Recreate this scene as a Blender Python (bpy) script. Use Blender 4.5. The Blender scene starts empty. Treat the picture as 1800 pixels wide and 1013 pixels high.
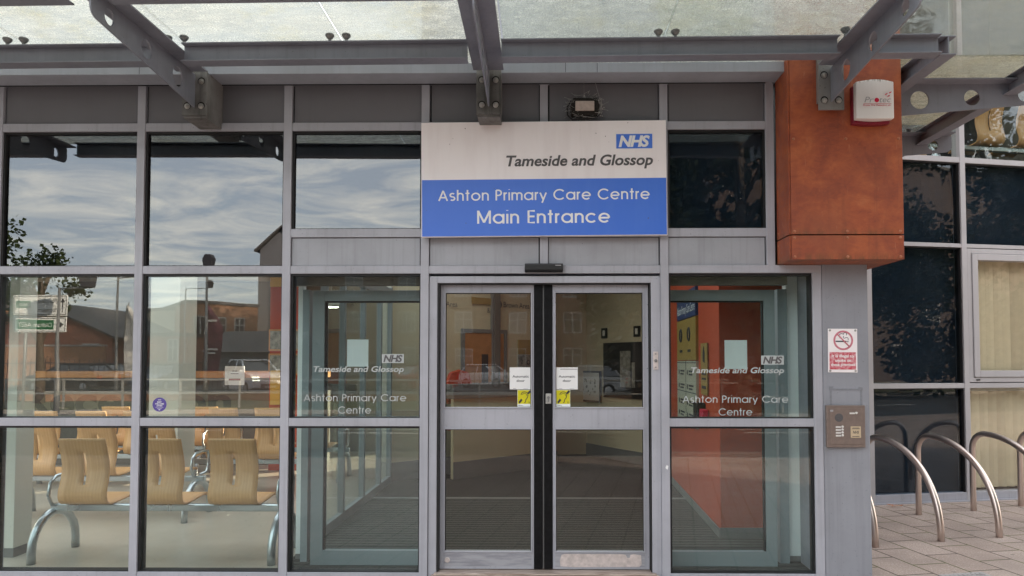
import bpy, bmesh, math, random
from mathutils import Vector, Matrix
random.seed(7)
S = bpy.context.scene
COL = S.collection
R = math.radians
PI = math.pi

# ------------------------------------------------------------------ camera, sky, sun, exposure
cam_data = bpy.data.cameras.new('camera')
cam_data.sensor_width = 36.0
cam_data.lens = 25.0
cam_data.shift_x = -0.0189
cam_data.shift_y = 0.0458
cam_data.clip_start = 0.05
cam_data.clip_end = 2000
cam = bpy.data.objects.new('camera', cam_data)
cam.location = (0, -5.3, 1.62)
cam.rotation_euler = (R(90 + 2.1), 0, R(0.66))
COL.objects.link(cam)
S.camera = cam

SUN_EL, SUN_ROT = R(14), R(58)          # low sun behind the building, to the right
W = bpy.data.worlds.new('World')
S.world = W
W.use_nodes = True
wn = W.node_tree
wn.nodes.clear()
def wnode(t, **k):
    n = wn.nodes.new(t)
    for a, b in k.items(): setattr(n, a, b)
    return n
out = wnode('ShaderNodeOutputWorld')
bg = wnode('ShaderNodeBackground')
bg.inputs['Strength'].default_value = 0.12
sky = wnode('ShaderNodeTexSky', sky_type='NISHITA', sun_disc=False)
sky.sun_elevation = SUN_EL
sky.sun_rotation = SUN_ROT
sky.air_density = 1.2
sky.dust_density = 2.0
tc = wnode('ShaderNodeTexCoord')
sep = wnode('ShaderNodeSeparateXYZ')
wn.links.new(tc.outputs['Generated'], sep.inputs[0])
# project the view direction onto a flat cloud layer so that clouds bunch up towards the horizon
zc = wnode('ShaderNodeMath', operation='MAXIMUM'); zc.inputs[1].default_value = 0.03
wn.links.new(sep.outputs['Z'], zc.inputs[0])
zo = wnode('ShaderNodeMath', operation='ADD'); zo.inputs[1].default_value = 0.06
wn.links.new(zc.outputs[0], zo.inputs[0])
dx = wnode('ShaderNodeMath', operation='DIVIDE'); dy = wnode('ShaderNodeMath', operation='DIVIDE')
wn.links.new(sep.outputs['X'], dx.inputs[0]); wn.links.new(zo.outputs[0], dx.inputs[1])
wn.links.new(sep.outputs['Y'], dy.inputs[0]); wn.links.new(zo.outputs[0], dy.inputs[1])
cmb = wnode('ShaderNodeCombineXYZ')
wn.links.new(dx.outputs[0], cmb.inputs[0]); wn.links.new(dy.outputs[0], cmb.inputs[1])
mp = wnode('ShaderNodeMapping')
mp.inputs['Rotation'].default_value = (0, 0, R(-14))
mp.inputs['Scale'].default_value = (0.75, 1.0, 1.0)
wn.links.new(cmb.outputs[0], mp.inputs[0])
n1 = wnode('ShaderNodeTexNoise')
n1.inputs['Scale'].default_value = 2.3; n1.inputs['Detail'].default_value = 11; n1.inputs['Roughness'].default_value = 0.64
n1.inputs['Distortion'].default_value = 0.9
wn.links.new(mp.outputs[0], n1.inputs['Vector'])
cr = wnode('ShaderNodeValToRGB')
cr.color_ramp.elements[0].position = 0.42; cr.color_ramp.elements[0].color = (0, 0, 0, 1)
cr.color_ramp.elements[1].position = 0.80; cr.color_ramp.elements[1].color = (1, 1, 1, 1)
wn.links.new(n1.outputs['Fac'], cr.inputs[0])
cc = wnode('ShaderNodeMixRGB')
CLOUD_DARK, CLOUD_LIGHT = (2.6, 2.82, 3.12, 1), (6.3, 5.75, 4.8, 1)
cc.inputs[1].default_value = CLOUD_DARK; cc.inputs[2].default_value = CLOUD_LIGHT
wn.links.new(cr.outputs[0], cc.inputs[0])
mixs = wnode('ShaderNodeMixRGB'); mixs.inputs[0].default_value = 0.88
wn.links.new(sky.outputs[0], mixs.inputs[1]); wn.links.new(cc.outputs[0], mixs.inputs[2])
wn.links.new(mixs.outputs[0], bg.inputs['Color'])
wn.links.new(bg.outputs[0], out.inputs[0])

sd = bpy.data.lights.new('sun', 'SUN')
sd.energy = 3.2
sd.angle = R(0.5)
sd.color = (1.0, 0.80, 0.60)
so = bpy.data.objects.new('sun', sd)
sdir = Vector((math.sin(SUN_ROT) * math.cos(SUN_EL), math.cos(SUN_ROT) * math.cos(SUN_EL), math.sin(SUN_EL)))
so.rotation_euler = sdir.to_track_quat('Z', 'Y').to_euler()
so.location = (10, 30, 30)
COL.objects.link(so)

S.view_settings.view_transform = 'Standard'
S.view_settings.look = 'None'
S.view_settings.exposure = 2.68
S.view_settings.gamma = 1
S.render.engine = 'CYCLES'
S.cycles.use_denoising = True
S.cycles.max_bounces = 9
S.cycles.diffuse_bounces = 4
S.cycles.glossy_bounces = 4
S.cycles.transmission_bounces = 6
S.cycles.transparent_max_bounces = 16
S.cycles.caustics_reflective = False
S.cycles.caustics_refractive = False
S.cycles.sample_clamp_indirect = 6

# ------------------------------------------------------------------ materials
MATS = {}
class NT:
    def __init__(s, name):
        s.m = bpy.data.materials.new(name); s.m.use_nodes = True
        s.t = s.m.node_tree; s.t.nodes.clear()
        s.out = s.n('ShaderNodeOutputMaterial')
        MATS[name] = s.m
    def n(s, typ, ins=None, **k):
        nd = s.t.nodes.new(typ)
        for a, b in k.items(): setattr(nd, a, b)
        for a, b in (ins or {}).items():
            if hasattr(b, 'is_linked') or isinstance(b, bpy.types.NodeSocket): s.t.links.new(b, nd.inputs[a])
            else: nd.inputs[a].default_value = b
        return nd
    def end(s, sock):
        s.t.links.new(sock, s.out.inputs['Surface']); return s.m
    def coord(s, scale=(1, 1, 1), rot=(0, 0, 0), which='Object'):
        c = s.n('ShaderNodeTexCoord')
        return s.n('ShaderNodeMapping', {'Vector': c.outputs[which], 'Scale': scale, 'Rotation': rot}).outputs[0]
    def noise(s, vec, scale, detail=5, rough=0.55, dist=0.0):
        return s.n('ShaderNodeTexNoise', {'Vector': vec, 'Scale': scale, 'Detail': detail, 'Roughness': rough, 'Distortion': dist}).outputs['Fac']
    def ramp(s, fac, *stops):
        r = s.n('ShaderNodeValToRGB', {'Fac': fac})
        e = r.color_ramp.elements
        while len(e) < len(stops): e.new(0.5)
        for el, (p, c) in zip(e, stops):
            el.position = p
            el.color = (c, c, c, 1) if isinstance(c, (int, float)) else (*c, 1)
        return r.outputs[0]
    def mix(s, fac, a, b, mode='MIX'):
        f = lambda v: (*v, 1) if isinstance(v, tuple) and len(v) == 3 else v
        return s.n('ShaderNodeMixRGB', {0: fac, 1: f(a), 2: f(b)}, blend_type=mode).outputs[0]
    def schlick(s, f0):
        g = s.n('ShaderNodeNewGeometry')
        d = s.n('ShaderNodeVectorMath', {0: g.outputs['Incoming'], 1: g.outputs['Normal']}, operation='DOT_PRODUCT').outputs['Value']
        a = s.n('ShaderNodeMath', {0: d}, operation='ABSOLUTE').outputs[0]
        a = s.n('ShaderNodeMath', {0: 1.0, 1: a}, operation='SUBTRACT').outputs[0]
        a = s.n('ShaderNodeMath', {0: a, 1: 5.0}, operation='POWER').outputs[0]
        return s.n('ShaderNodeMath', {0: a, 1: 1.0 - f0, 2: f0}, operation='MULTIPLY_ADD').outputs[0]
    def bsdf(s, col, rough=0.5, metal=0.0, bump=None, bstr=0.2, bdist=0.01, spec=0.5, **k):
        ins = {'Base Color': (*col, 1) if isinstance(col, tuple) and len(col) == 3 else col, 'Roughness': rough, 'Metallic': metal, 'Specular IOR Level': spec}
        ins.update(k)
        if bump is not None:
            ins['Normal'] = s.n('ShaderNodeBump', {'Height': bump, 'Strength': bstr, 'Distance': bdist}).outputs[0]
        return s.n('ShaderNodeBsdfPrincipled', ins).outputs[0]

def plain(name, col, rough=0.55, metal=0.0, vary=0.10, scale=6.0, spec=0.4):
    s = NT(name)
    v = s.coord()
    f = s.noise(v, scale)
    d = tuple(c * (1 - vary) for c in col); l = tuple(min(1, c * (1 + vary)) for c in col)
    c = s.mix(s.ramp(f, (0.3, 0.0), (0.7, 1.0)), d, l)
    return s.end(s.bsdf(c, rough, metal, spec=spec))

def painted(name, col, rough=0.42, grime=0.35, gcol=(0.095, 0.094, 0.097), streak=True):
    """powder coated or painted metal with rain streaks, grime and small chips"""
    s = NT(name)
    v = s.coord()
    a = s.noise(v, 2.3, 6, 0.6)
    st = s.noise(s.coord((26, 26, 0.9)), 1.0, 4, 0.6)
    sp = s.noise(v, 95, 2, 0.5)
    g = s.ramp(a, (0.42, 0.0), (0.78, 1.0))
    g2 = s.ramp(st, (0.52, 0.0), (0.80, 1.0))
    g3 = s.ramp(sp, (0.71, 0.0), (0.76, 1.0))
    c = s.mix(0.0, col, col)
    c = s.mix(s.ramp(s.noise(v, 0.9, 3), (0.3, 0.0), (0.7, 1.0)), tuple(x * 0.93 for x in col), tuple(x * 1.06 for x in col))
    m1 = s.n('ShaderNodeMath', {0: g, 1: grime * 0.55}, operation='MULTIPLY').outputs[0]
    c = s.mix(m1, c, gcol)
    if streak:
        m2 = s.n('ShaderNodeMath', {0: g2, 1: grime * 0.5}, operation='MULTIPLY').outputs[0]
        c = s.mix(m2, c, gcol)
    m3 = s.n('ShaderNodeMath', {0: g3, 1: grime * 1.4}, operation='MULTIPLY').outputs[0]
    c = s.mix(m3, c, tuple(x * 0.5 for x in gcol))
    rr = s.ramp(a, (0.3, rough - 0.06), (0.7, rough + 0.14))
    return s.end(s.bsdf(c, rr, 0.0, bump=s.noise(v, 60, 3), bstr=0.04, bdist=0.002))

def glass(name, tint=(0.80, 0.88, 0.86), refl=0.10, wave=0.02, specks=0.0, wscale=0.7):
    s = NT(name)
    v = s.coord()
    nrm = s.n('ShaderNodeBump', {'Height': s.noise(v, wscale, 2), 'Strength': wave, 'Distance': 0.05}).outputs[0]
    fr = s.schlick(0.038)
    f = s.n('ShaderNodeMath', {0: fr, 1: refl}, operation='ADD').outputs[0]
    tr = s.n('ShaderNodeBsdfTransparent', {'Color': (*tint, 1)}).outputs[0]
    gl = s.n('ShaderNodeBsdfGlossy', {'Color': (0.95, 0.97, 1.0, 1), 'Roughness': 0.0, 'Normal': nrm}).outputs[0]
    sh = s.n('ShaderNodeMixShader', {0: f, 1: tr, 2: gl}).outputs[0]
    # faint film of dust, denser low down, with dried rain specks
    d1 = s.ramp(s.noise(v, 1.6, 5, 0.6), (0.4, 0.0), (0.8, 0.014))
    vo = s.n('ShaderNodeTexVoronoi', {'Vector': v, 'Scale': 26.0, 'Randomness': 1.0})
    sel = s.ramp(s.noise(v, 4.0, 2), (0.55, 0.0), (0.62, 1.0))
    spk = s.n('ShaderNodeMath', {0: s.ramp(vo.outputs['Distance'], (0.05, 0.5), (0.11, 0.0)), 1: sel}, operation='MULTIPLY').outputs[0]
    spk = s.n('ShaderNodeMath', {0: spk, 1: specks}, operation='MULTIPLY').outputs[0]
    fd = s.n('ShaderNodeMath', {0: d1, 1: spk}, operation='ADD').outputs[0]
    df = s.n('ShaderNodeBsdfDiffuse', {'Color': (0.62, 0.62, 0.58, 1)}).outputs[0]
    sh = s.n('ShaderNodeMixShader', {0: fd, 1: sh, 2: df}).outputs[0]
    return s.end(sh)

painted('grey_frame', (0.41, 0.415, 0.465), grime=0.5)
painted('grey_panel', (0.37, 0.38, 0.418), grime=0.5)
painted('spandrel_grey', (0.150, 0.147, 0.162), grime=0.3)
painted('pier_grey', (0.29, 0.30, 0.338), grime=0.55)
painted('white_frame', (0.47, 0.46, 0.48), grime=0.2)
painted('steel_grey', (0.235, 0.248, 0.295), grime=0.5, gcol=(0.06, 0.057, 0.053))
painted('steel_lit', (0.38, 0.41, 0.47), grime=0.35)  # fascia tone, made paler for the light its front catches
painted('stub_steel', (0.25, 0.245, 0.24), grime=1.9, gcol=(0.035, 0.034, 0.028))
painted('teal_frame', (0.27, 0.305, 0.32), grime=0.1)
plain('white_post', (0.82, 0.84, 0.83), 0.6, 0, 0.03, 6)
plain('black_edge', (0.006, 0.006, 0.007), 0.5, 0, 0.5, 30, spec=0.15)
plain('rubber', (0.015, 0.015, 0.016), 0.6)
plain('galv', (0.42, 0.41, 0.39), 0.45, 0.6, 0.2, 40)
plain('bare_metal', (0.62, 0.55, 0.53), 0.42, 0.3, 0.18, 30)
glass('glass_low', (0.88, 0.94, 0.93), 0.045, 0.03, 0.4)
glass('glass_base', (0.90, 0.95, 0.94), 0.0, 0.03, 0.5)
glass('glass_door', (0.88, 0.88, 0.84), 0.045, 0.03, 0.25)
glass('glass_side', (0.90, 0.95, 0.942), 0.004, 0.02, 0.4)
glass('glass_door_low', (0.86, 0.86, 0.82), -0.012, 0.03, 0.3)
glass('glass_blind', (0.975, 0.975, 0.96), 0.0, 0.012, 0.4)
glass('glass_inner', (0.95, 0.98, 0.975), 0.0, 0.0, 0.0)
glass('glass_high', (0.30, 0.34, 0.36), 0.092, 0.03, 0.12)
glass('glass_dark', (0.62, 0.70, 0.76), 0.0, 0.012, 1.0)
glass('glass_up', (0.88, 0.91, 0.89), 0.02, 0.10, 0.2, 2.0)
plain('blackout', (0.042, 0.052, 0.064), 0.8)

def worn_rail():
    s = NT('worn_rail')
    v = s.coord()
    n = s.noise(s.coord((2, 2, 14)), 3.0, 5)
    c = s.mix(s.ramp(n, (0.4, 0.0), (0.62, 1.0)), (0.36, 0.36, 0.39), (0.25, 0.25, 0.28))
    return s.end(s.bsdf(c, 0.5, bump=n, bstr=0.1, bdist=0.002))
worn_rail()

def threshold():
    s = NT('threshold_metal')
    v = s.coord()
    n = s.noise(s.coord((3, 40, 40)), 2.0, 5)
    c = s.mix(s.ramp(n, (0.35, 0.0), (0.7, 1.0)), (0.30, 0.22, 0.18), (0.66, 0.56, 0.50))
    return s.end(s.bsdf(c, 0.45, 0.35, bump=n, bstr=0.2, bdist=0.003))
threshold()

def rust():
    s = NT('rust_cladding')
    v = s.coord()
    a = s.noise(v, 3.6, 9, 0.62, 0.6)
    b = s.noise(s.coord((1, 1, 2.2)), 9, 8, 0.68, 1.6)
    c1 = s.ramp(a, (0.28, (0.145, 0.038, 0.025)), (0.44, (0.29, 0.070, 0.032)), (0.57, (0.41, 0.110, 0.040)), (0.74, (0.54, 0.185, 0.070)))
    c2 = s.ramp(b, (0.36, (0.21, 0.046, 0.031)), (0.52, (0.37, 0.082, 0.034)), (0.70, (0.48, 0.140, 0.055)))
    c = s.mix(0.36, c1, c2)
    sc = s.noise(s.coord((40, 40, 6), (0, 0.5, 0)), 1.2, 4, 0.6)
    c = s.mix(s.ramp(sc, (0.64, 0.0), (0.72, 0.28)), c, (0.62, 0.30, 0.17))
    bl = s.noise(s.coord((1, 1, 0.7)), 1.9, 5, 0.6, 0.8)
    c = s.mix(s.ramp(bl, (0.46, 0.0), (0.68, 0.62)), c, (0.20, 0.058, 0.036))
    dr = s.noise(s.coord((9, 9, 0.5)), 1.5, 4, 0.65)
    c = s.mix(s.ramp(dr, (0.56, 0.0), (0.74, 0.42)), c, (0.13, 0.045, 0.032))
    zz = s.n('ShaderNodeSeparateXYZ', {0: v}).outputs[2]
    for z0 in (2.338, 2.512):
        e = s.n('ShaderNodeMapRange', {'Value': zz, 'From Min': z0, 'From Max': z0 + 0.055, 'To Min': 0.75, 'To Max': 0.0}).outputs[0]
        lo = s.n('ShaderNodeMath', {0: zz, 1: z0 - 0.004}, operation='GREATER_THAN').outputs[0]
        e = s.n('ShaderNodeMath', {0: e, 1: s.ramp(s.noise(s.coord((14, 14, 3)), 1.5, 4, 0.7), (0.40, 0.0), (0.66, 1.0))}, operation='MULTIPLY').outputs[0]
        e = s.n('ShaderNodeMath', {0: e, 1: lo}, operation='MULTIPLY').outputs[0]
        c = s.mix(e, c, (0.075, 0.055, 0.022))
    return s.end(s.bsdf(c, s.ramp(b, (0.3, 0.42), (0.7, 0.6)), bump=b, bstr=0.12, bdist=0.004))
rust()

def dirty_glass(name, cover, tint, film, amp=1.0):
    s = NT(name)
    v = s.coord()
    fine = s.noise(v, 120, 3, 0.7)
    mid = s.noise(s.coord((3.0, 9.0, 1)), 3.0, 6, 0.65, 0.5)
    big = s.noise(v, 1.3, 4)
    f = s.n('ShaderNodeMath', {0: s.ramp(mid, (0.3, 0.0), (0.7, 0.32 * amp)), 1: s.ramp(fine, (0.38, 0.0), (0.62, 0.48 * amp))}, operation='ADD').outputs[0]
    f = s.n('ShaderNodeMath', {0: f, 1: s.ramp(big, (0.3, max(0, cover - 0.08 - 0.40 * amp)), (0.7, max(0.0, cover + 0.1 - 0.40 * amp)))}, operation='ADD', use_clamp=True).outputs[0]
    col = s.mix(s.ramp(mid, (0.38, 0.0), (0.64, 1.0)), tuple(x * 0.80 for x in film), tuple(min(1, x * 1.22) for x in film))
    col = s.mix(s.ramp(s.noise(v, 2.2, 5, 0.7), (0.52, 0.0), (0.72, 0.55)), col, (film[0]*0.86, film[1]*0.78, film[2]*0.52))
    col = s.mix(s.ramp(fine, (0.42, 0.75), (0.56, 0.0)), col, tuple(x * 0.6 for x in film))
    tl = s.n('ShaderNodeBsdfTranslucent', {'Color': col}).outputs[0]
    df = s.n('ShaderNodeBsdfDiffuse', {'Color': col}).outputs[0]
    soil = s.n('ShaderNodeMixShader', {0: 0.22, 1: tl, 2: df}).outputs[0]
    nrm = s.n('ShaderNodeBump', {'Height': mid, 'Strength': 0.25, 'Distance': 0.02}).outputs[0]
    gl = s.n('ShaderNodeBsdfGlossy', {'Color': (1, 1, 1, 1), 'Roughness': 0.05, 'Normal': nrm}).outputs[0]
    tr = s.n('ShaderNodeBsdfTransparent', {'Color': (*tint, 1)}).outputs[0]
    fr = s.schlick(0.04)
    clear = s.n('ShaderNodeMixShader', {0: fr, 1: tr, 2: gl}).outputs[0]
    return s.end(s.n('ShaderNodeMixShader', {0: f, 1: clear, 2: soil}).outputs[0])
dirty_glass('canopy_glass', 0.66, (0.80, 0.83, 0.82), (0.74, 0.73, 0.67))
dirty_glass('canopy_glass_green', 0.50, (0.90, 0.94, 0.92), (0.58, 0.585, 0.535), 0.8)
dirty_glass('canopy_glass_clear', 0.09, (0.90, 0.92, 0.90), (0.42, 0.41, 0.35), 0.2)
dirty_glass('canopy_glass_brown', 0.58, (0.84, 0.85, 0.80), (0.50, 0.47, 0.38), 0.6)

def paving():
    s = NT('paving_slabs')
    c = s.n('ShaderNodeTexCoord').outputs['Object']
    wob = s.n('ShaderNodeTexNoise', {'Vector': c, 'Scale': 2.5, 'Detail': 2})
    vec = s.n('ShaderNodeMixRGB', {0: 0.012, 1: c, 2: wob.outputs['Color']}, blend_type='ADD').outputs[0]
    m = s.n('ShaderNodeMapping', {'Vector': vec, 'Rotation': (0, 0, R(79)), 'Location': (0.11, 0.05, 0)}).outputs[0]
    br = s.n('ShaderNodeTexBrick', {'Vector': m, 'Color1': (0, 0, 0, 1), 'Color2': (1, 1, 1, 1), 'Mortar': (0.5, 0.5, 0.5, 1), 'Scale': 1.0,
             'Mortar Size': 0.008, 'Mortar Smooth': 0.35, 'Bias': 0.0, 'Brick Width': 0.46, 'Row Height': 0.305}, offset=0.5, squash=1.0)
    tone = br.outputs['Color']
    gr = s.noise(c, 165, 3, 0.75)
    gr2 = s.noise(c, 60, 3, 0.6)
    base = s.mix(s.n('ShaderNodeSeparateColor', {0: tone}).outputs[0], (0.49, 0.375, 0.32), (0.60, 0.475, 0.415))
    base = s.mix(s.ramp(gr, (0.38, 0.85), (0.56, 0.0)), base, (0.16, 0.135, 0.125))
    base = s.mix(s.ramp(gr2, (0.56, 0.0), (0.66, 0.7)), base, (0.68, 0.58, 0.53))
    st = s.noise(c, 1.4, 5, 0.6)
    base = s.mix(s.ramp(st, (0.42, 0.0), (0.68, 0.6)), base, (0.25, 0.20, 0.175))
    spot = s.ramp(s.n('ShaderNodeTexVoronoi', {'Vector': c, 'Scale': 3.6}).outputs['Distance'], (0.055, 0.55), (0.075, 0.0))
    base = s.mix(spot, base, (0.12, 0.11, 0.105))
    moss = s.mix(s.ramp(s.noise(c, 3.2, 4), (0.44, 0.0), (0.56, 1.0)), (0.060, 0.046, 0.036), (0.080, 0.092, 0.016))
    col = s.mix(br.outputs['Fac'], base, moss)
    h = s.n('ShaderNodeMath', {0: 1.0, 1: br.outputs['Fac']}, operation='SUBTRACT').outputs[0]
    h = s.n('ShaderNodeMath', {0: h, 1: s.ramp(gr, (0.3, 0.0), (0.7, 0.12))}, operation='ADD').outputs[0]
    return s.end(s.bsdf(col, 0.8, bump=h, bstr=0.5, bdist=0.012))
paving()
def asphalt(name, col):
    s = NT(name)
    v = s.coord()
    c = s.mix(s.ramp(s.noise(v, 60, 3, 0.7), (0.35, 0.0), (0.65, 1.0)), tuple(x * 0.75 for x in col), tuple(x * 1.3 for x in col))
    c = s.mix(s.ramp(s.noise(v, 0.35, 4), (0.4, 0.0), (0.7, 0.5)), c, tuple(x * 1.5 for x in col))
    return s.end(s.bsdf(c, 0.85))
asphalt('asphalt', (0.055, 0.055, 0.057))
asphalt('far_ground', (0.13, 0.12, 0.10))
asphalt('verge', (0.10, 0.10, 0.045))
plain('kerb_stone', (0.33, 0.31, 0.29), 0.8, 0, 0.15, 8)
plain('road_paint', (0.72, 0.72, 0.70), 0.7, 0, 0.12, 14)

def brushed(name, col):
    s = NT(name)
    n = s.noise(s.coord((1, 1, 0.15)), 4.0, 3)
    c = s.mix(s.ramp(n, (0.3, 0.0), (0.7, 1.0)), tuple(x * 0.93 for x in col), col)
    return s.end(s.bsdf(c, s.ramp(n, (0.3, 0.26), (0.7, 0.33)), 1.0))
brushed('stainless', (0.66, 0.56, 0.51))
brushed('tube_steel', (0.46, 0.50, 0.52))

def ply():
    s = NT('plywood')
    w = s.n('ShaderNodeTexWave', {'Vector': s.coord((1, 0.2, 0.06)), 'Scale': 11.0, 'Distortion': 9.0, 'Detail': 3.0, 'Detail Scale': 0.7, 'Detail Roughness': 0.6}, wave_type='BANDS', bands_direction='X').outputs['Fac']
    f = s.noise(s.coord((30, 6, 2)), 3.0, 4)
    c = s.mix(w, (0.66, 0.365, 0.155), (0.71, 0.405, 0.180))
    c = s.mix(s.ramp(f, (0.3, 0.22), (0.6, 0.0)), c, (0.46, 0.24, 0.08))
    return s.end(s.bsdf(c, 0.36))
ply()
def vinyl():
    s = NT('vinyl_floor')
    v = s.coord()
    c = s.mix(s.ramp(s.noise(v, 1.2, 5), (0.3, 0.0), (0.7, 1.0)), (0.40, 0.36, 0.30), (0.49, 0.45, 0.385))
    c = s.mix(s.ramp(s.noise(v, 120, 2), (0.55, 0.0), (0.7, 0.3)), c, (0.28, 0.25, 0.21))
    return s.end(s.bsdf(c, 0.28, spec=0.4))
vinyl()
def mat_floor():
    s = NT('entrance_matting')
    w = s.n('ShaderNodeTexWave', {'Vector': s.coord(), 'Scale': 3.4, 'Distortion': 0.0}, wave_type='BANDS', bands_direction='Y').outputs['Fac']
    f = s.noise(s.coord(), 90, 3)
    c = s.mix(s.ramp(w, (0.25, 0.0), (0.6, 1.0)), (0.012, 0.013, 0.012), (0.044, 0.046, 0.041))
    c = s.mix(s.ramp(f, (0.45, 0.0), (0.7, 0.5)), c, (0.10, 0.10, 0.09))
    return s.end(s.bsdf(c, 0.9, bump=w, bstr=0.6, bdist=0.01))
mat_floor()
asphalt('dark_carpet', (0.022, 0.018, 0.016))
plain('cream_wall', (0.60, 0.53, 0.36), 0.75, 0, 0.05, 2)
plain('white_wall', (0.66, 0.65, 0.58), 0.7, 0, 0.04, 2)
plain('board_cream', (0.42, 0.40, 0.31), 0.6, 0, 0.04, 2)
plain('red_wall', (0.47, 0.064, 0.022), 0.6, 0, 0.06, 2)
plain('yellow_wall', (0.62, 0.36, 0.06), 0.6, 0, 0.06, 2)
plain('skirting_grey', (0.17, 0.17, 0.165), 0.6, 0, 0.08, 4)
plain('dark_wall', (0.14, 0.125, 0.11), 0.7, 0, 0.1, 3)
plain('ceiling_white', (0.55, 0.55, 0.52), 0.8, 0, 0.04, 3)
plain('counter_front', (0.13, 0.12, 0.10), 0.6, 0, 0.15, 4)
plain('door_wood', (0.42, 0.18, 0.055), 0.45, 0, 0.15, 9)
plain('counter_wood', (0.55, 0.27, 0.11), 0.45, 0, 0.1, 9)
plain('paper', (0.80, 0.80, 0.80), 0.7, 0, 0.02, 3)
plain('paper_tint', (0.80, 0.84, 0.84), 0.7, 0, 0.03, 3)
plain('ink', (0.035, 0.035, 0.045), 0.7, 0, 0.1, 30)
plain('ink_grey', (0.105, 0.10, 0.105), 0.6, 0, 0.1, 8)
plain('frost', (0.44, 0.47, 0.47), 0.7, 0, 0.05, 10)
plain('sign_white_letters', (0.86, 0.86, 0.86), 0.5, 0, 0.02, 10)
plain('tag_yellow', (0.62, 0.56, 0.01), 0.5, 0, 0.06, 12)
plain('gold_yellow', (0.34, 0.22, 0.06), 0.5, 0, 0.06, 8)
plain('navy', (0.03, 0.05, 0.14), 0.5, 0, 0.1, 8)
plain('purple', (0.10, 0.07, 0.30), 0.5, 0, 0.05, 8)
plain('alarm_red', (0.20, 0.012, 0.03), 0.35, 0, 0.1, 8)
plain('logo_red', (0.55, 0.01, 0.05), 0.45, 0, 0.05, 8)
plain('pink_ring', (0.58, 0.20, 0.25), 0.6, 0, 0.2, 60)
plain('outline_grey', (0.36, 0.35, 0.37), 0.5, 0, 0.05, 30)
plain('intercom_bronze', (0.235, 0.185, 0.165), 0.42, 0.4, 0.10, 30)
plain('intercom_button', (0.72, 0.70, 0.68), 0.4, 0.2, 0.06, 30)
plain('tan_label', (0.55, 0.43, 0.29), 0.6, 0, 0.08, 20)
plain('web_grey', (0.36, 0.35, 0.34), 0.9, 0, 0.2, 40)
plain('nest_dark', (0.022, 0.020, 0.018), 0.95, 0, 0.4, 60)
plain('lamp_lens', (0.45, 0.37, 0.33), 0.45, 0, 0.12, 40)
plain('black_board', (0.012, 0.012, 0.014), 0.35, 0, 0.1, 5)
plain('print_dim', (0.26, 0.25, 0.21), 0.5, 0, 0.5, 14)
plain('blind_fabric', (0.74, 0.65, 0.46), 0.8, 0, 0.05, 12)
plain('rivet_head', (0.40, 0.16, 0.09), 0.45, 0.2, 0.2, 30)
plain('mark_grey', (0.215, 0.222, 0.25), 0.6, 0, 0.12, 60)
plain('manhole', (0.42, 0.40, 0.40), 0.6, 0.3, 0.2, 50)
plain('leaf_dry', (0.42, 0.19, 0.10), 0.8, 0, 0.2, 30)

def sign_face(name, col, stain):
    s = NT(name)
    v = s.coord()
    st = s.noise(s.coord((7, 7, 0.8)), 1.2, 4, 0.6)
    c = s.mix(s.ramp(st, (0.50, 0.0), (0.80, 0.22)), col, stain)
    c = s.mix(s.ramp(s.noise(v, 1.5, 4), (0.4, 0.0), (0.8, 0.2)), c, stain)
    sp = s.noise(v, 42, 2, 0.5)
    c = s.mix(s.ramp(sp, (0.745, 0.0), (0.765, 0.8)), c, (0.12, 0.10, 0.09))
    return s.end(s.bsdf(c, 0.38))
sign_face('sign_white', (0.92, 0.87, 0.885), (0.60, 0.50, 0.51))
sign_face('sign_blue', (0.060, 0.180, 0.72), (0.12, 0.26, 0.74))
def alarm_cover():
    s = NT('alarm_white')
    c = s.n('ShaderNodeTexCoord')
    z = s.n('ShaderNodeSeparateXYZ', {0: c.outputs['Object']}).outputs[2]
    st = s.noise(s.coord((60, 60, 5)), 1.0, 3, 0.7)
    e = s.n('ShaderNodeMapRange', {'Value': z, 'From Min': 0.235, 'From Max': 0.30, 'To Min': 0.0, 'To Max': 0.55}).outputs[0]
    e = s.n('ShaderNodeMath', {0: e, 1: st}, operation='ADD').outputs[0]
    col = s.mix(s.ramp(e, (0.78, 0.0), (0.98, 0.85)), (0.78, 0.76, 0.75), (0.09, 0.09, 0.045))
    return s.end(s.bsdf(col, 0.35))
alarm_cover()
def faded_red():
    s = NT('faded_red')
    n = s.noise(s.coord(), 45, 4, 0.7)
    return s.end(s.bsdf(s.mix(s.ramp(n, (0.40, 0.0), (0.66, 1.0)), (0.52, 0.06, 0.09), (0.72, 0.42, 0.45)), 0.5))
faded_red()
def bricks(name, a, b, mortar=(0.30, 0.27, 0.24)):
    s = NT(name)
    c = s.n('ShaderNodeTexCoord').outputs['Object']
    sp = s.n('ShaderNodeSeparateXYZ', {0: c})
    u = s.n('ShaderNodeMath', {0: sp.outputs[0], 1: sp.outputs[1]}, operation='ADD').outputs[0]
    v = s.n('ShaderNodeCombineXYZ', {0: u, 1: sp.outputs[2]}).outputs[0]
    br = s.n('ShaderNodeTexBrick', {'Vector': v, 'Color1': (*a, 1), 'Color2': (*b, 1), 'Mortar': (*mortar, 1), 'Scale': 1.0, 'Mortar Size': 0.006, 'Brick Width': 0.225, 'Row Height': 0.075})
    col = s.mix(s.ramp(s.noise(c, 0.5, 4), (0.35, 0.0), (0.7, 0.5)), br.outputs['Color'], tuple(x * 0.6 for x in a))
    return s.end(s.bsdf(col, 0.85))
bricks('brick_brown', (0.10, 0.056, 0.04), (0.135, 0.076, 0.052), (0.16, 0.14, 0.12))
bricks('brick_red', (0.25, 0.075, 0.04), (0.33, 0.11, 0.06))
bricks('brick_orange', (0.36, 0.17, 0.09), (0.44, 0.22, 0.12))
plain('render_cream', (0.48, 0.43, 0.34), 0.8, 0, 0.06, 2)
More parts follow.
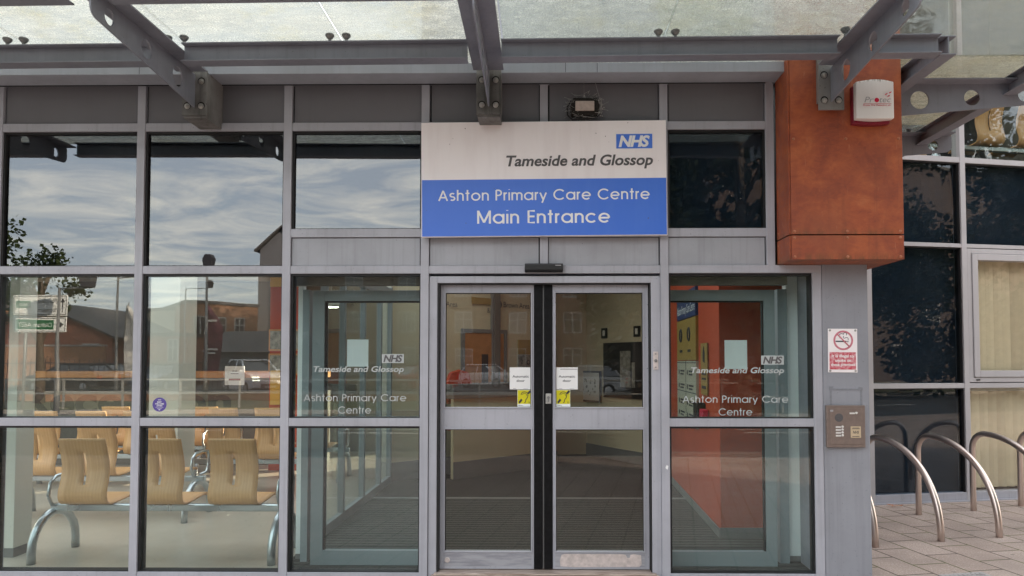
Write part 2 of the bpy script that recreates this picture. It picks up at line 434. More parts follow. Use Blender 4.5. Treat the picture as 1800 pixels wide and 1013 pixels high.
plain('grey_cladding', (0.14, 0.14, 0.15), 0.6, 0, 0.08, 2)
plain('roof_slate', (0.09, 0.085, 0.085), 0.7, 0, 0.2, 6)
plain('pvc_white', (0.42, 0.42, 0.41), 0.4, 0, 0.03, 3)
plain('far_pane', (0.05, 0.055, 0.065), 0.08, 0, 0.2, 3, spec=0.8)
plain('pole_grey', (0.20, 0.20, 0.20), 0.5, 0.3, 0.1, 6)
plain('road_sign_white', (0.78, 0.79, 0.78), 0.4, 0, 0.03, 4)
plain('road_sign_green', (0.01, 0.13, 0.05), 0.4, 0, 0.05, 4)
plain('flag_white', (0.62, 0.60, 0.58), 0.8, 0, 0.1, 4)
plain('flag_maroon', (0.10, 0.03, 0.05), 0.8, 0, 0.1, 4)
plain('flag_letters', (0.55, 0.53, 0.52), 0.8, 0, 0.1, 4)
plain('bark', (0.085, 0.065, 0.05), 0.9, 0, 0.35, 12)
def car_paint(name, col):
    s = NT(name)
    n = s.noise(s.coord(), 3.0, 3)
    return s.end(s.bsdf(s.mix(n, col, tuple(x * 0.9 for x in col)), 0.3, **{'Coat Weight': 0.6, 'Coat Roughness': 0.08}))
car_paint('paint_white', (0.75, 0.75, 0.76)); car_paint('paint_silver', (0.36, 0.37, 0.38)); car_paint('paint_black', (0.02, 0.02, 0.024)); car_paint('paint_red', (0.34, 0.02, 0.02)); car_paint('paint_blue', (0.04, 0.06, 0.12))
plain('tyre', (0.02, 0.02, 0.02), 0.85)
plain('alloy', (0.45, 0.45, 0.46), 0.35, 0.7)
def headlamp():
    s = NT('headlamp_lit')
    return s.end(s.n('ShaderNodeEmission', {'Color': (1.0, 0.98, 0.72, 1), 'Strength': 1.6}).outputs[0])
headlamp()
def lampglow():
    s = NT('ceiling_lamp_lit')
    return s.end(s.n('ShaderNodeEmission', {'Color': (1.0, 0.90, 0.70, 1), 'Strength': 4.0}).outputs[0])
lampglow()
def leafmat(name, a, b):
    s = NT(name)
    oi = s.n('ShaderNodeNewGeometry')
    f = s.noise(s.coord(), 1.1, 4)
    c = s.mix(s.ramp(f, (0.35, 0.0), (0.65, 1.0)), a, b)
    c = s.mix(s.n('ShaderNodeMath', {0: oi.outputs['Random Per Island'], 1: 0.5}, operation='MULTIPLY').outputs[0], c, tuple(x * 0.5 for x in a))
    d = s.bsdf(c, 0.5)
    t = s.n('ShaderNodeBsdfTranslucent', {'Color': c}).outputs[0]
    return s.end(s.n('ShaderNodeMixShader', {0: 0.25, 1: d, 2: t}).outputs[0])
leafmat('leaf_green', (0.030, 0.050, 0.016), (0.060, 0.090, 0.028))
leafmat('leaf_dark', (0.022, 0.034, 0.014), (0.045, 0.062, 0.024))

# ------------------------------------------------------------------ mesh helpers
class MB:
    def __init__(s): s.v = []; s.f = []; s.smooth = []
    def add(s, vs, fs, smooth=False):
        o = len(s.v); s.v += [tuple(p) for p in vs]
        for f in fs: s.f.append(tuple(i + o for i in f)); s.smooth.append(smooth)
        return s
    def box(s, x0, x1, y0, y1, z0, z1, M=None):
        vs = [Vector(p) for p in [(x0,y0,z0),(x1,y0,z0),(x1,y1,z0),(x0,y1,z0),(x0,y0,z1),(x1,y0,z1),(x1,y1,z1),(x0,y1,z1)]]
        if M: vs = [M @ p for p in vs]
        return s.add(vs, [(0,3,2,1),(4,5,6,7),(0,1,5,4),(1,2,6,5),(2,3,7,6),(3,0,4,7)])
    def prism(s, poly, fn, a, b, smooth=False):
        """poly: convex or simple polygon in 2D, fn(u, v, w) -> 3D, extruded from w=a to w=b"""
        n = len(poly)
        vs = [fn(u, v, a) for u, v in poly] + [fn(u, v, b) for u, v in poly]
        fs = [tuple(range(n))[::-1], tuple(range(n, 2 * n))]
        s.add(vs, fs)
        o = len(s.v) - 2 * n
        for i in range(n):
            j = (i + 1) % n
            s.f.append((o + i, o + j, o + n + j, o + n + i)); s.smooth.append(smooth)
        return s
    def tube(s, path, r, n=12, caps=True, flat=None, closed=False):
        P = [Vector(p) for p in path]; m = len(P)
        ring = []
        up = None
        for i, p in enumerate(P):
            if closed: d = (P[(i + 1) % m] - P[i - 1]).normalized()
            else: d = ((P[i + 1] if i < m - 1 else P[i]) - (P[i - 1] if i else P[i])).normalized()
            if up is None:
                up = Vector((0, 0, 1)) if abs(d.z) < 0.9 else Vector((1, 0, 0))
            a = d.cross(up)
            if a.length < 1e-5: a = d.cross(Vector((0, 1, 0)))
            a.normalize(); b = a.cross(d).normalized(); up = b
            rr = r[i] if isinstance(r, (list, tuple)) else r
            ring.append([p + (a * math.cos(2*PI*k/n) + b * math.sin(2*PI*k/n)) * rr for k in range(n)])
        vs = [q for rg in ring for q in rg]
        fs = []
        for i in range(m if closed else m - 1):
            j = (i + 1) % m
            for k in range(n):
                l = (k + 1) % n
                fs.append((i*n + k, i*n + l, j*n + l, j*n + k))
        s.add(vs, fs, True)
        if caps and not closed:
            o = len(s.v) - len(vs)
            s.f.append(tuple(o + k for k in range(n))[::-1]); s.smooth.append(False)
            s.f.append(tuple(o + (m-1)*n + k for k in range(n))); s.smooth.append(False)
        return s
    def cyl(s, p0, p1, r, n=16): return s.tube([p0, p1], r, n)
    def lathe(s, c, axis, prof, n=16):
        """prof: (radius, height) along axis from centre c"""
        ax = Vector(axis).normalized(); a = ax.orthogonal().normalized(); b = ax.cross(a); c = Vector(c)
        vs = [c + ax*h + (a*math.cos(2*PI*k/n) + b*math.sin(2*PI*k/n))*r for r, h in prof for k in range(n)]
        fs = [(i*n+k, i*n+(k+1)%n, (i+1)*n+(k+1)%n, (i+1)*n+k) for i in range(len(prof)-1) for k in range(n)]
        s.add(vs, fs, False)
        o = len(s.v) - len(vs)
        s.f.append(tuple(o + k for k in range(n))[::-1]); s.smooth.append(False)
        s.f.append(tuple(o + (len(prof)-1)*n + k for k in range(n))); s.smooth.append(False)
        return s
    def build(s, name, mat, parent=None, bevel=0.0, at=None, fixn=True):
        me = bpy.data.meshes.new(name)
        me.from_pydata(s.v, [], s.f)
        me.polygons.foreach_set('use_smooth', s.smooth)
        if fixn:
            b = bmesh.new(); b.from_mesh(me); bmesh.ops.recalc_face_normals(b, faces=b.faces[:]); b.to_mesh(me); b.free()
        if isinstance(mat, str): mat = MATS[mat]
        me.materials.append(mat)
        o = bpy.data.objects.new(name, me)
        COL.objects.link(o)
        if parent is not None: o.parent = parent
        if at is not None: o.location = at
        if bevel:
            m = o.modifiers.new('bevel', 'BEVEL'); m.width = bevel; m.segments = 2; m.limit_method = 'ANGLE'
        return o

def box(name, mat, parent, x0, x1, y0, y1, z0, z1, bevel=0.0):
    return MB().box(x0, x1, y0, y1, z0, z1).build(name, mat, parent, bevel)
def tag(o, label=None, cat=None, group=None, kind=None):
    if label: o['label'] = label
    if cat: o['category'] = cat
    if group: o['group'] = group
    if kind: o['kind'] = kind
    return o
def thing(name, label, cat, loc=(0, 0, 0), rotz=0.0, group=None):
    o = bpy.data.objects.new(name, None); o.empty_display_size = 0.1
    o.location = loc; o.rotation_euler = (0, 0, rotz)
    COL.objects.link(o)
    return tag(o, label, cat, group)
def struct(name, mat, mb, bevel=0.0):
    return tag(mb.build(name, mat, None, bevel), kind='structure')
def dup(root, loc, rotz, label=None, group=None):
    r = root.copy(); COL.objects.link(r); r.location = loc; r.rotation_euler = (0, 0, rotz)
    if label: r['label'] = label
    if group: r['group'] = group
    for ch in list(root.children):
        c = ch.copy(); COL.objects.link(c); c.parent = r
        for g in list(ch.children):
            d = g.copy(); COL.objects.link(d); d.parent = c
    return r

def plate(loops, thick):
    """filled 2D outline with holes -> (verts, faces) centred on w=0"""
    cu = bpy.data.curves.new('outline', 'CURVE'); cu.dimensions = '2D'; cu.fill_mode = 'BOTH'; cu.extrude = thick / 2
    for lp in loops:
        sp = cu.splines.new('POLY'); sp.points.add(len(lp) - 1); sp.use_cyclic_u = True
        for p, (u, v) in zip(sp.points, lp): p.co = (u, v, 0, 1)
    ob = bpy.data.objects.new('outline', cu); COL.objects.link(ob)
    dg = bpy.context.evaluated_depsgraph_get()
    me = bpy.data.meshes.new_from_object(ob.evaluated_get(dg))
    vs = [v.co.copy() for v in me.vertices]; fs = [tuple(p.vertices) for p in me.polygons]
    bpy.data.objects.remove(ob); bpy.data.curves.remove(cu); bpy.data.meshes.remove(me)
    return vs, fs
def circ(cx, cy, r, n=28): return [(cx + r*math.cos(2*PI*k/n), cy + r*math.sin(2*PI*k/n)) for k in range(n)]

def text_flat(txt, shear=0.0, bold=0.0, spacing=1.0):
    cu = bpy.data.curves.new('lettering', 'FONT'); cu.body = txt; cu.size = 1.0; cu.shear = shear; cu.offset = bold; cu.space_character = spacing
    cu.resolution_u = 4
    ob = bpy.data.objects.new('lettering', cu); COL.objects.link(ob)
    dg = bpy.context.evaluated_depsgraph_get()
    me = bpy.data.meshes.new_from_object(ob.evaluated_get(dg))
    vs = [(v.co.x, v.co.y) for v in me.vertices]; fs = [tuple(p.vertices) for p in me.polygons]
    bpy.data.objects.remove(ob); bpy.data.curves.remove(cu); bpy.data.meshes.remove(me)
    return vs, fs
def put_text(mb, txt, x0, x1, zb, cap, fn, shear=0.0, bold=0.0, spacing=1.0, align='fit'):
    """lay lettering so that it spans x0..x1 with its baseline at zb and capitals cap high; fn(u, v) -> 3D"""
    vs, fs = text_flat(txt, shear, bold, spacing)
    if not vs: return
    us = [p[0] for p in vs]
    H = 0.70
    sx = (x1 - x0) / (max(us) - min(us)); u0 = min(us)
    sz = cap / H
    mb.add([fn(x0 + (u - u0) * sx, zb + v * sz) for u, v in vs], fs)

# geometric round lettering (stroke built), for the sign and the window lettering
def arc(cx, cy, r, a0, a1, n=None):
    n = n or max(5, int(abs(a1 - a0) / 12))
    return [(cx + r*math.cos(R(a0 + (a1-a0)*i/n)), cy + r*math.sin(R(a0 + (a1-a0)*i/n))) for i in range(n + 1)]
def glyph(ch, t):
    XH = 0.745; h = t / 2
    r = (XH - t) / 2; cy = XH / 2; cx = r + h
    if ch == ' ': return 0.42, []
    if ch == 'o': return 2*r + t, [arc(cx, cy, r, 0, 360, 30)]
    if ch == 'a': return 2*r + t, [arc(cx, cy, r, 0, 360, 30), [(2*r + h, h*0.2), (2*r + h, XH - h*0.2)]]
    if ch == 'd': return 2*r + t, [arc(cx, cy, r, 0, 360, 30), [(2*r + h, h*0.2), (2*r + h, 1)]]
    if ch == 'p': return 2*r + t, [arc(cx, cy, r, 0, 360, 30), [(h, XH - h*0.2), (h, -0.26)]]
    if ch == 'c': return 2*r*0.93 + t, [arc(cx, cy, r, 42, 318)]
    if ch == 'e': return 2*r + t, [arc(cx, cy, r, 0, 318), [(h, cy), (2*r + h, cy)]]
    if ch in 'nh':
        q = 0.215; return 2*q + t, [[(h, h*0.2), (h, 1 if ch == 'h' else XH - h*0.2)], arc(h + q, XH - h - q, q, 180, 0) + [(h + 2*q, h*0.2)]]
    if ch == 'm':
        q = 0.19; return 4*q + t, [[(h, h*0.2), (h, XH - h*0.2)], arc(h + q, XH - h - q, q, 180, 0) + [(h + 2*q, h*0.2)], arc(h + 3*q, XH - h - q, q, 180, 0) + [(h + 4*q, h*0.2)]]
    if ch == 'r': return 0.28, [[(h, h*0.2), (h, XH - h*0.2)], arc(h + 0.21, XH - h - 0.21, 0.21, 180, 90)]
    if ch == 't': return 0.36, [[(0.18, h*0.2), (0.18, 0.99)], [(0.02, XH - h), (0.34, XH - h)]]
    if ch == 'i': return t, [[(h, h*0.2), (h, XH - h*0.2)], [(h, 0.97), (h, 1.01)]]
    if ch == 's':
        q = (XH - t) / 4; w = q * 1.15
        up = [(w + h + w*math.cos(R(a)), XH - h - q + q*math.sin(R(a))) for a in range(40, 271, 15)]
        lo = [(w + h + w*math.cos(R(a)), h + q + q*math.sin(R(a))) for a in range(90, -141, -15)]
        return 2*w + t, [up + lo[1:]]
    if ch == 'y': return 0.56, [[(h*0.6, XH - h), (0.28, 0.05)], [(0.56 - h*0.6, XH - h), (0.19, -0.24)]]
    if ch == 'A': return 0.78, [[(h*0.8, h*0.2), (0.39, 1 - h)], [(0.78 - h*0.8, h*0.2), (0.39, 1 - h)], [(0.16, 0.31), (0.62, 0.31)]]
    if ch == 'P':
        q = 0.235; return 0.53, [[(h, h*0.2), (h, 1 - h)], [(h, 1 - h), (0.53 - h - q, 1 - h)] + arc(0.53 - h - q, 1 - h - q, q, 90, -90) + [(h, 1 - h - 2*q)]]
    if ch == 'C': return 0.90, [arc(0.5, 0.5, 0.5 - h, 42, 318)]
    if ch == 'M': return 0.88, [[(h, h*0.2), (h, 1 - h*0.2)], [(h, 1 - h*0.4), (0.44, 0.10)], [(0.44, 0.10), (0.88 - h, 1 - h*0.4)], [(0.88 - h, 1 - h*0.2), (0.88 - h, h*0.2)]]
    if ch == 'E': return 0.48, [[(0.48 - h*0.2, 1 - h), (h, 1 - h), (h, h), (0.48 - h*0.2, h)], [(h, 0.52), (0.45, 0.52)]]
    raise ValueError(ch)
def round_text(mb, txt, x0, x1, zb, cap, fn, t=0.125, gap=0.115, depth=0.0015):
    """strokes swept as flattened tubes; fn(u, v, w) -> 3D with w towards the reader"""
    x = 0.0; strokes = []
    for ch in txt:
        w, st = glyph(ch, t)
        for p in st: strokes.append([(x + u, v) for u, v in p])
        x += w + (gap if ch != ' ' else 0)
    tot = x - gap
    sx = (x1 - x0) / tot
    for p in strokes:
        tmp = MB().tube([(u, v, 0) for u, v in p], t / 2, 8)
        mb.add([fn(x0 + q[0]*sx, zb + q[1]*cap, q[2] / (t/2) * depth) for q in tmp.v], tmp.f)

# ------------------------------------------------------------------ ground
RW_A = R(11.07)                                  # the side wing stands at 11 degrees to the front
struct('ground', 'far_ground', MB().box(-160, 160, -170, 60, -0.5, -0.14))
struct('pavement', 'paving_slabs', MB().box(-40, 40, -6.6, 12, -0.3, 0.0))
struct('kerb', 'kerb_stone', MB().box(-60, 60, -6.75, -6.6, -0.3, 0.0), 0.01)
struct('road', 'asphalt', MB().box(-90, 90, -17.5, -6.75, -0.3, -0.125))
struct('far_kerb', 'kerb_stone', MB().box(-90, 90, -17.65, -17.5, -0.3, 0.0), 0.01)
struct('grass_verge', 'verge', MB().box(-90, 90, -23.0, -17.65, -0.3, -0.01))
struct('car_park', 'asphalt', MB().box(-90, 90, -54, -23.0, -0.3, -0.10))
mk = MB()
for i in range(-12, 13): mk.box(i*5.0, i*5.0 + 2.2, -12.2, -12.08, -0.125, -0.121)
struct('road_markings', 'road_paint', mk)

# ------------------------------------------------------------------ glazed entrance front
front = thing('entrance_facade', 'grey metal and glass entrance front with spandrel panels and double doors under the canopy', 'building front')
MV = {'A': (-3.052, -2.992), 'B': (-1.935, -1.873), 'C': (-0.892, -0.830), 'D': (0.003, 0.064), 'E': (0.903, 0.964), 'F': (1.697, 1.759), 'G': (2.032, 2.095), 'L': (-4.145, -4.083), 'K': (-5.24, -5.18)}
def mull(x0, x1, z0, z1): box('mullion', 'grey_frame', front, x0, x1, 0, 0.13, z0, z1, 0.0025)
ZS, ZT1, ZT2, ZT2b, ZT3 = (0.0, 0.055), (3.362, 3.424), (2.276, 2.335), (2.551, 2.614), (1.134, 1.194)
TOP = 3.716
for k in 'KLAB': mull(*MV[k], 0.0, TOP)
mull(*MV['C'], 0.0, TOP)
mull(*MV['E'], 0.0, TOP)
mull(*MV['D'], ZT2[1], TOP)
mull(*MV['F'], ZT2[1], TOP)
mull(*MV['G'], 0.0, ZT2[0])
def trans(x0, x1, z, y0=0.004): box('transom', 'grey_frame', front, x0, x1, y0, 0.125, z[0], z[1], 0.002)
bays = [('K', 'L'), ('L', 'A'), ('A', 'B'), ('B', 'C'), ('C', 'D'), ('D', 'E'), ('E', 'F')]
for a, b in bays:
    x0, x1 = MV[a][1], MV[b][0]
    trans(x0, x1, ZT1)
    box('spandrel_panel', 'spandrel_grey', front, x0 + 0.012, x1 - 0.006, 0.022, 0.06, ZT1[1] + 0.004, TOP)
    box('gasket', 'rubber', front, x0, x1, 0.034, 0.055, ZT1[1] - 0.001, TOP)
for a, b in [('K', 'L'), ('L', 'A'), ('A', 'B')]:
    trans(MV[a][1], MV[b][0], ZT2); trans(MV[a][1], MV[b][0], ZT3); trans(MV[a][1], MV[b][0], ZS)
for a, b in [('B', 'C'), ('C', 'D'), ('D', 'E')]:
    trans(MV[a][1], MV[b][0], ZT2b)
for a, b in [('B', 'C'), ('C', 'D'), ('D', 'E'), ('E', 'F')]:
    x0, x1 = MV[a][1], MV[b][0]
    box('infill_panel', 'grey_panel', front, x0 + 0.005, x1 - 0.010, 0.020, 0.06, ZT2[1] + 0.003, ZT2b[0] - 0.006)
    box('gasket', 'rubber', front, x0, x1, 0.034, 0.055, ZT2[1], ZT2b[0])
trans(MV['E'][1], MV['F'][0], ZT2b)
trans(MV['B'][1], MV['C'][0], ZT2); trans(MV['B'][1], MV['C'][0], ZT3); trans(MV['B'][1], MV['C'][0], ZS)
trans(MV['C'][1], MV['E'][0], ZT2)
trans(MV['E'][1], MV['G'][1], ZT2, -0.003)
trans(MV['E'][1], MV['G'][0], ZT3); trans(MV['E'][1], MV['G'][0], ZS)
TILT = random.Random(21)
def window(parent, x0, x1, z0, z1, mat, dark=False, g=0.016):
    w = box('window', mat, parent, x0 + 0.004, x1 - 0.004, 0.040, 0.048, z0 + 0.004, z1 - 0.004)
    ta, tb = TILT.uniform(-0.0022, 0.0022), TILT.uniform(-0.0022, 0.0022)      # panes never sit dead flat
    for v in w.data.vertices: v.co.y += ta * (v.co.x - (x0 + x1)/2) + tb * (v.co.z - (z0 + z1)/2)
    m = MB()
    m.box(x0, x0 + g, 0.018, 0.10, z0, z1).box(x1 - g*0.6, x1, 0.018, 0.10, z0, z1)
    m.box(x0 + g, x1 - g*0.6, 0.018, 0.10, z1 - g, z1).box(x0 + g, x1 - g*0.6, 0.018, 0.10, z0, z0 + g*0.4)
    m.build('gasket', 'rubber', w)
    if dark: box('backing_panel', 'blackout', w, x0, x1, 0.12, 0.126, z0, z1)
    return w
for a, b in [('K', 'L'), ('L', 'A'), ('A', 'B')]:
    x0, x1 = MV[a][1], MV[b][0]
    window(front, x0, x1, ZT2[1], ZT1[0], 'glass_high', True)
    window(front, x0, x1, ZT3[1], ZT2[0], 'glass_low')
    window(front, x0, x1, ZS[1], ZT3[0], 'glass_base')
window(front, MV['B'][1], MV['C'][0], ZT2b[1], ZT1[0], 'glass_high', True)
window(front, MV['C'][1], MV['D'][0], ZT2b[1], ZT1[0], 'glass_high', True)
window(front, MV['D'][1], MV['E'][0], ZT2b[1], ZT1[0], 'glass_high', True)
window(front, MV['E'][1], MV['F'][0], ZT2b[1], ZT1[0], 'glass_dark', True)
window(front, MV['B'][1], MV['C'][0], ZT3[1], ZT2[0], 'glass_side')
window(front, MV['B'][1], MV['C'][0], ZS[1], ZT3[0], 'glass_side')
window(front, MV['E'][1], MV['G'][0], ZT3[1], ZT2[0], 'glass_side')
window(front, MV['E'][1], MV['G'][0], ZS[1], ZT3[0], 'glass_side')
# pier to the right of the glazing
pier = MB().box(2.102, 2.442, 0.006, 0.60, 0.0, 2.40).build('pier_panel', 'pier_grey', front, 0.004)
box('pier_trim', 'grey_frame', pier, 2.095, 2.102, 0.012, 0.2, 0.0, 2.33)
m = MB().box(2.150, 2.163, 0.003, 0.006, 1.295, 1.425).box(2.375, 2.388, 0.003, 0.006, 1.285, 1.425).box(2.163, 2.375, 0.003, 0.006, 1.403, 1.416).box(2.145, 2.175, 0.002, 0.0058, 1.405, 1.432).box(2.362, 2.392, 0.002, 0.0058, 1.405, 1.425)
m.build('adhesive_mark', 'mark_grey', pier)
# fascia over the panels and the roof behind it
fx = MB().box(-7.0, 1.776, -0.20, 0.125, TOP, 3.792)
fx.build('fascia', 'steel_lit', front, 0.003)
m = MB()
for x in (-2.93, -0.36 + 0.55, 0.42): m.box(x - 0.0015, x + 0.0015, -0.2012, -0.19, TOP + 0.002, 3.79)
m.build('fascia_joint', 'rubber', front)
box('soffit_seam', 'rubber', front, -7.0, 1.70, -0.004, 0.0, TOP - 0.008, TOP - 0.0005)
box('roof', 'roof_slate', front, -10.0, -0.92, 0.126, 0.45, 3.0, 3.90)
# upper storey over the entrance, seen through the canopy glass
m = MB()
for x0, x1 in [(-0.83, 0.39), (0.455, 0.90), (1.62, 1.695)]: m.box(x0, x1, 0.03, 0.2, 3.80, 8.2)
m.build('upper_cladding', 'grey_panel', front)
for x0, x1 in [(-0.892, -0.83), (0.39, 0.455), (1.695, 1.77)]: box('upper_mullion', 'white_frame', front, x0, x1, 0.0, 0.2, 3.80, 8.2, 0.002)
box('upper_transom', 'white_frame', front, -0.83, 0.39, 0.012, 0.2, 4.42, 4.45)
uw = box('upper_window', 'glass_up', front, 0.90, 1.62, 0.03, 0.04, 3.80, 8.2)
box('pale_backing', 'white_wall', uw, 0.90, 1.62, 0.10, 0.12, 3.80, 8.2)  # pale sheet added behind the glass to make this bay brighter

# double doors
jam = MB().box(-0.829, -0.766, 0.012, 0.15, 0.0, 2.256).box(0.833, 0.902, 0.012, 0.15, 0.0, 2.256).box(-0.766, 0.833, 0.012, 0.15, 2.205, 2.256)
frame = jam.build('door_frame', 'grey_frame', front, 0.003)
m = MB().box(-0.766, -0.752, 0.02, 0.13, 0.06, 2.205).box(0.826, 0.833, 0.02, 0.13, 0.06, 2.205).box(-0.752, 0.826, 0.03, 0.13, 2.196, 2.205)
m.build('brush_seal', 'rubber', frame)
box('frame_line', 'rubber', frame, -0.8305, -0.826, 0.008, 0.02, 0.0, 2.262)
def door(name_x0, x1, gx0, gx1, edge):
    x0 = name_x0
    m = MB()
    def q(a, b, c, d, y=0.08): m.box(a, b, y, 0.125, c, d)
    q(x0, gx0, 0.064, 2.205); q(gx1, x1, 0.064, 2.205)
    q(gx0, gx1, 2.146, 2.205); q(gx0, gx1, 1.115, 1.262); q(gx0, gx1, 0.064, 0.188)
    d = m.build('door', 'grey_frame', front, 0.002)
    b = MB()
    for z0, z1 in ((1.262, 2.146), (0.188, 1.115)):
        b.box(gx0, gx0 + 0.010, 0.073, 0.12, z0, z1).box(gx1 - 0.010, gx1, 0.073, 0.12, z0, z1)
        b.box(gx0 + 0.010, gx1 - 0.010, 0.073, 0.12, z1 - 0.010, z1).box(gx0 + 0.010, gx1 - 0.010, 0.073, 0.12, z0, z0 + 0.010)
    b.build('glazing_bead', 'grey_frame', d, 0.002)
    for z0, z1 in ((1.272, 2.136), (0.198, 1.105)):
        box('pane', 'glass_door' if z0 > 1 else 'glass_door_low', d, gx0 + 0.010, gx1 - 0.010, 0.090, 0.097, z0, z1)
        g = MB().box(gx0 + 0.010, gx0 + 0.014, 0.085, 0.11, z0, z1).box(gx1 - 0.014, gx1 - 0.010, 0.085, 0.11, z0, z1).box(gx0 + 0.014, gx1 - 0.014, 0.085, 0.11, z1 - 0.005, z1)
        g.build('gasket', 'rubber', d)
    e0, e1 = edge
    box('edge_guard', 'black_edge', d, e0, e1, 0.074, 0.13, 0.066, 2.203, 0.003)
    return d
dl = door(-0.751, -0.042, -0.722, -0.055, (-0.042, 0.0235))
dr = door(0.098, 0.822, 0.112, 0.790, (0.0335, 0.098))
box('meeting_seal', 'pole_grey', dl, 0.0237, 0.0333, 0.085, 0.12, 0.07, 2.20)
box('lower_rail_plate', 'worn_rail', dl, -0.72, -0.06, 0.0785, 0.0805, 0.085, 0.182)
MB().lathe((-0.692, 0.0765, 0.131), (0, -1, 0), [(0.020, 0), (0.020, 0.0015), (0.017, 0.003)], 18).build('floor_bolt_cover', 'bare_metal', dl)
pat = [(0.155, 0.086), (0.150, 0.13), (0.165, 0.172), (0.185, 0.178), (0.62, 0.177), (0.645, 0.172), (0.652, 0.152), (0.672, 0.150), (0.678, 0.172), (0.70, 0.177), (0.757, 0.170), (0.762, 0.10), (0.745, 0.084), (0.25, 0.080)]
MB().prism(pat, lambda u, v, w: (u, w, v), 0.0782, 0.081).build('bare_patch', 'bare_metal', dr)
box('lower_rail_plate', 'worn_rail', dr, 0.118, 0.785, 0.0788, 0.0808, 0.082, 0.182)
l = box('lock_plate', 'galv', dr, 0.046, 0.088, 0.069, 0.075, 1.298, 1.375, 0.003)
MB().lathe((0.067, 0.069, 1.345), (0, -1, 0), [(0.010, 0), (0.010, 0.003), (0.008, 0.005)], 14).box(0.063, 0.071, 0.0655, 0.069, 1.312, 1.340).build('lock_cylinder', 'pole_grey', l)
th = MB().box(-0.80, 0.88, -0.075, 0.16, 0.0, 0.045).box(-0.78, 0.86, -0.02, 0.15, 0.045, 0.058)
th.build('threshold', 'threshold_metal', front, 0.003)
k = box('key_switch', 'bare_metal', frame, 0.846, 0.884, 0.006, 0.012, 1.555, 1.69, 0.002)
MB().lathe((0.865, 0.006, 1.622), (0, -1, 0), [(0.012, 0), (0.012, 0.004), (0.008, 0.006)], 14).lathe((0.865, 0.006, 1.672), (0, -1, 0), [(0.005, 0), (0.004, 0.002)], 10).lathe((0.865, 0.006, 1.573), (0, -1, 0), [(0.005, 0), (0.004, 0.002)], 10).build('key_barrel', 'pole_grey', k)
MB().prism([(0.930, 0.83), (0.945, 0.815), (0.953, 0.845), (0.938, 0.85)], lambda u, v, w: (u, w, v), -0.0015, 0.001).build('paper_scrap', 'paper', front)
# window lettering, frosted white film on the outside of the glass
def on(y): return lambda u, v: (u, y, v)
def on3(y): return lambda u, v, w: (u, y - w, v)
def nhs(mb_box, mb_txt, x0, x1, z0, z1, y, yt):
    mb_box.box(x0, x1, y, y + 0.001, z0, z1)
    put_text(mb_txt, 'NHS', x0 + (x1-x0)*0.07, x1 - (x1-x0)*0.06, z0 + (z1-z0)*0.14, (z1-z0)*0.74, on(yt), shear=0.22, bold=0.035, spacing=0.9)
gl_y = 0.0385
def film(n0, n1, nz0, nz1, t0, t1, tz, tc_, a0, a1, az, ac, c0, c1, cz):
    m = MB(); put_text(m, 'Tameside and Glossop', t0, t1, tz, tc_, on(gl_y), shear=0.2, bold=0.018); m.build('window_lettering', 'frost', front, fixn=False)
    m = MB(); round_text(m, 'Ashton Primary Care', a0, a1, az, ac, on3(gl_y), t=0.115, depth=0.0008); m.build('window_lettering', 'frost', front, fixn=False)
    m = MB(); round_text(m, 'Centre', c0, c1, cz, ac, on3(gl_y), t=0.115, depth=0.0008); m.build('window_lettering', 'frost', front, fixn=False)
    b = MB(); t = MB()
    nhs(b, t, n0, n1, nz0, nz1, 0.0385, 0.0375)
    b.build('window_logo', 'frost', front); t.build('window_logo_letters', 'ink_grey', front, fixn=False)
film(-1.186, -1.020, 1.605, 1.672, -1.702, -1.020, 1.539, 0.042, -1.772, -1.000, 1.317, 0.054, -1.512, -1.264, 1.225)
film(1.657, 1.825, 1.593, 1.660, 1.132, 1.826, 1.530, 0.042, 1.068, 1.856, 1.308, 0.054, 1.336, 1.586, 1.213)

# ------------------------------------------------------------------ rust coloured cladding box on the corner
clad = thing('corner_cladding', 'rust orange clad box wrapping the upper corner above the grey pier', 'cladding')
YF = -0.27
box('front_panel', 'rust_cladding', clad, 1.786, 2.578, YF, YF + 0.03, 2.518, 8.0, 0.002)
box('lower_panel', 'rust_cladding', clad, 1.786, 2.578, YF, YF + 0.03, 2.338, 2.509, 0.002)
m = MB().box(1.774, 1.783, YF + 0.008, 0.0, 2.518, 8.0).box(1.774, 1.783, YF + 0.008, 0.0, 2.338, 2.509)
m.box(2.57, 2.578, YF + 0.031, 2.2, 2.518, 8.0).box(2.57, 2.578, YF + 0.031, 2.2, 2.338, 2.509)
m.build('side_panel', 'rust_cladding', clad)
box('soffit_panel', 'rust_cladding', clad, 1.784, 2.569, YF + 0.031, 2.2, 2.338, 2.345)
box('joint_backing', 'rubber', clad, 1.784, 2.569, YF + 0.032, 0.5, 2.35, 7.9)
m = MB()
for z in (2.357, 2.492, 2.538): 
    for x in (1.808, 2.180, 2.552): m.lathe((x, YF, z), (0, -1, 0), [(0.0105, 0), (0.0095, 0.004), (0.004, 0.006)], 12)
for z in (3.20, 3.86):
    for x in (1.808, 2.180, 2.552): m.lathe((x, YF, z), (0, -1, 0), [(0.0105, 0), (0.0095, 0.004), (0.004, 0.006)], 12)
for z in (2.40, 2.47, 2.56, 3.18): m.lathe((1.774, -0.03, z), (-1, 0, 0), [(0.0085, 0), (0.0075, 0.003), (0.003, 0.0045)], 10)
m.build('rivets', 'rivet_head', clad)

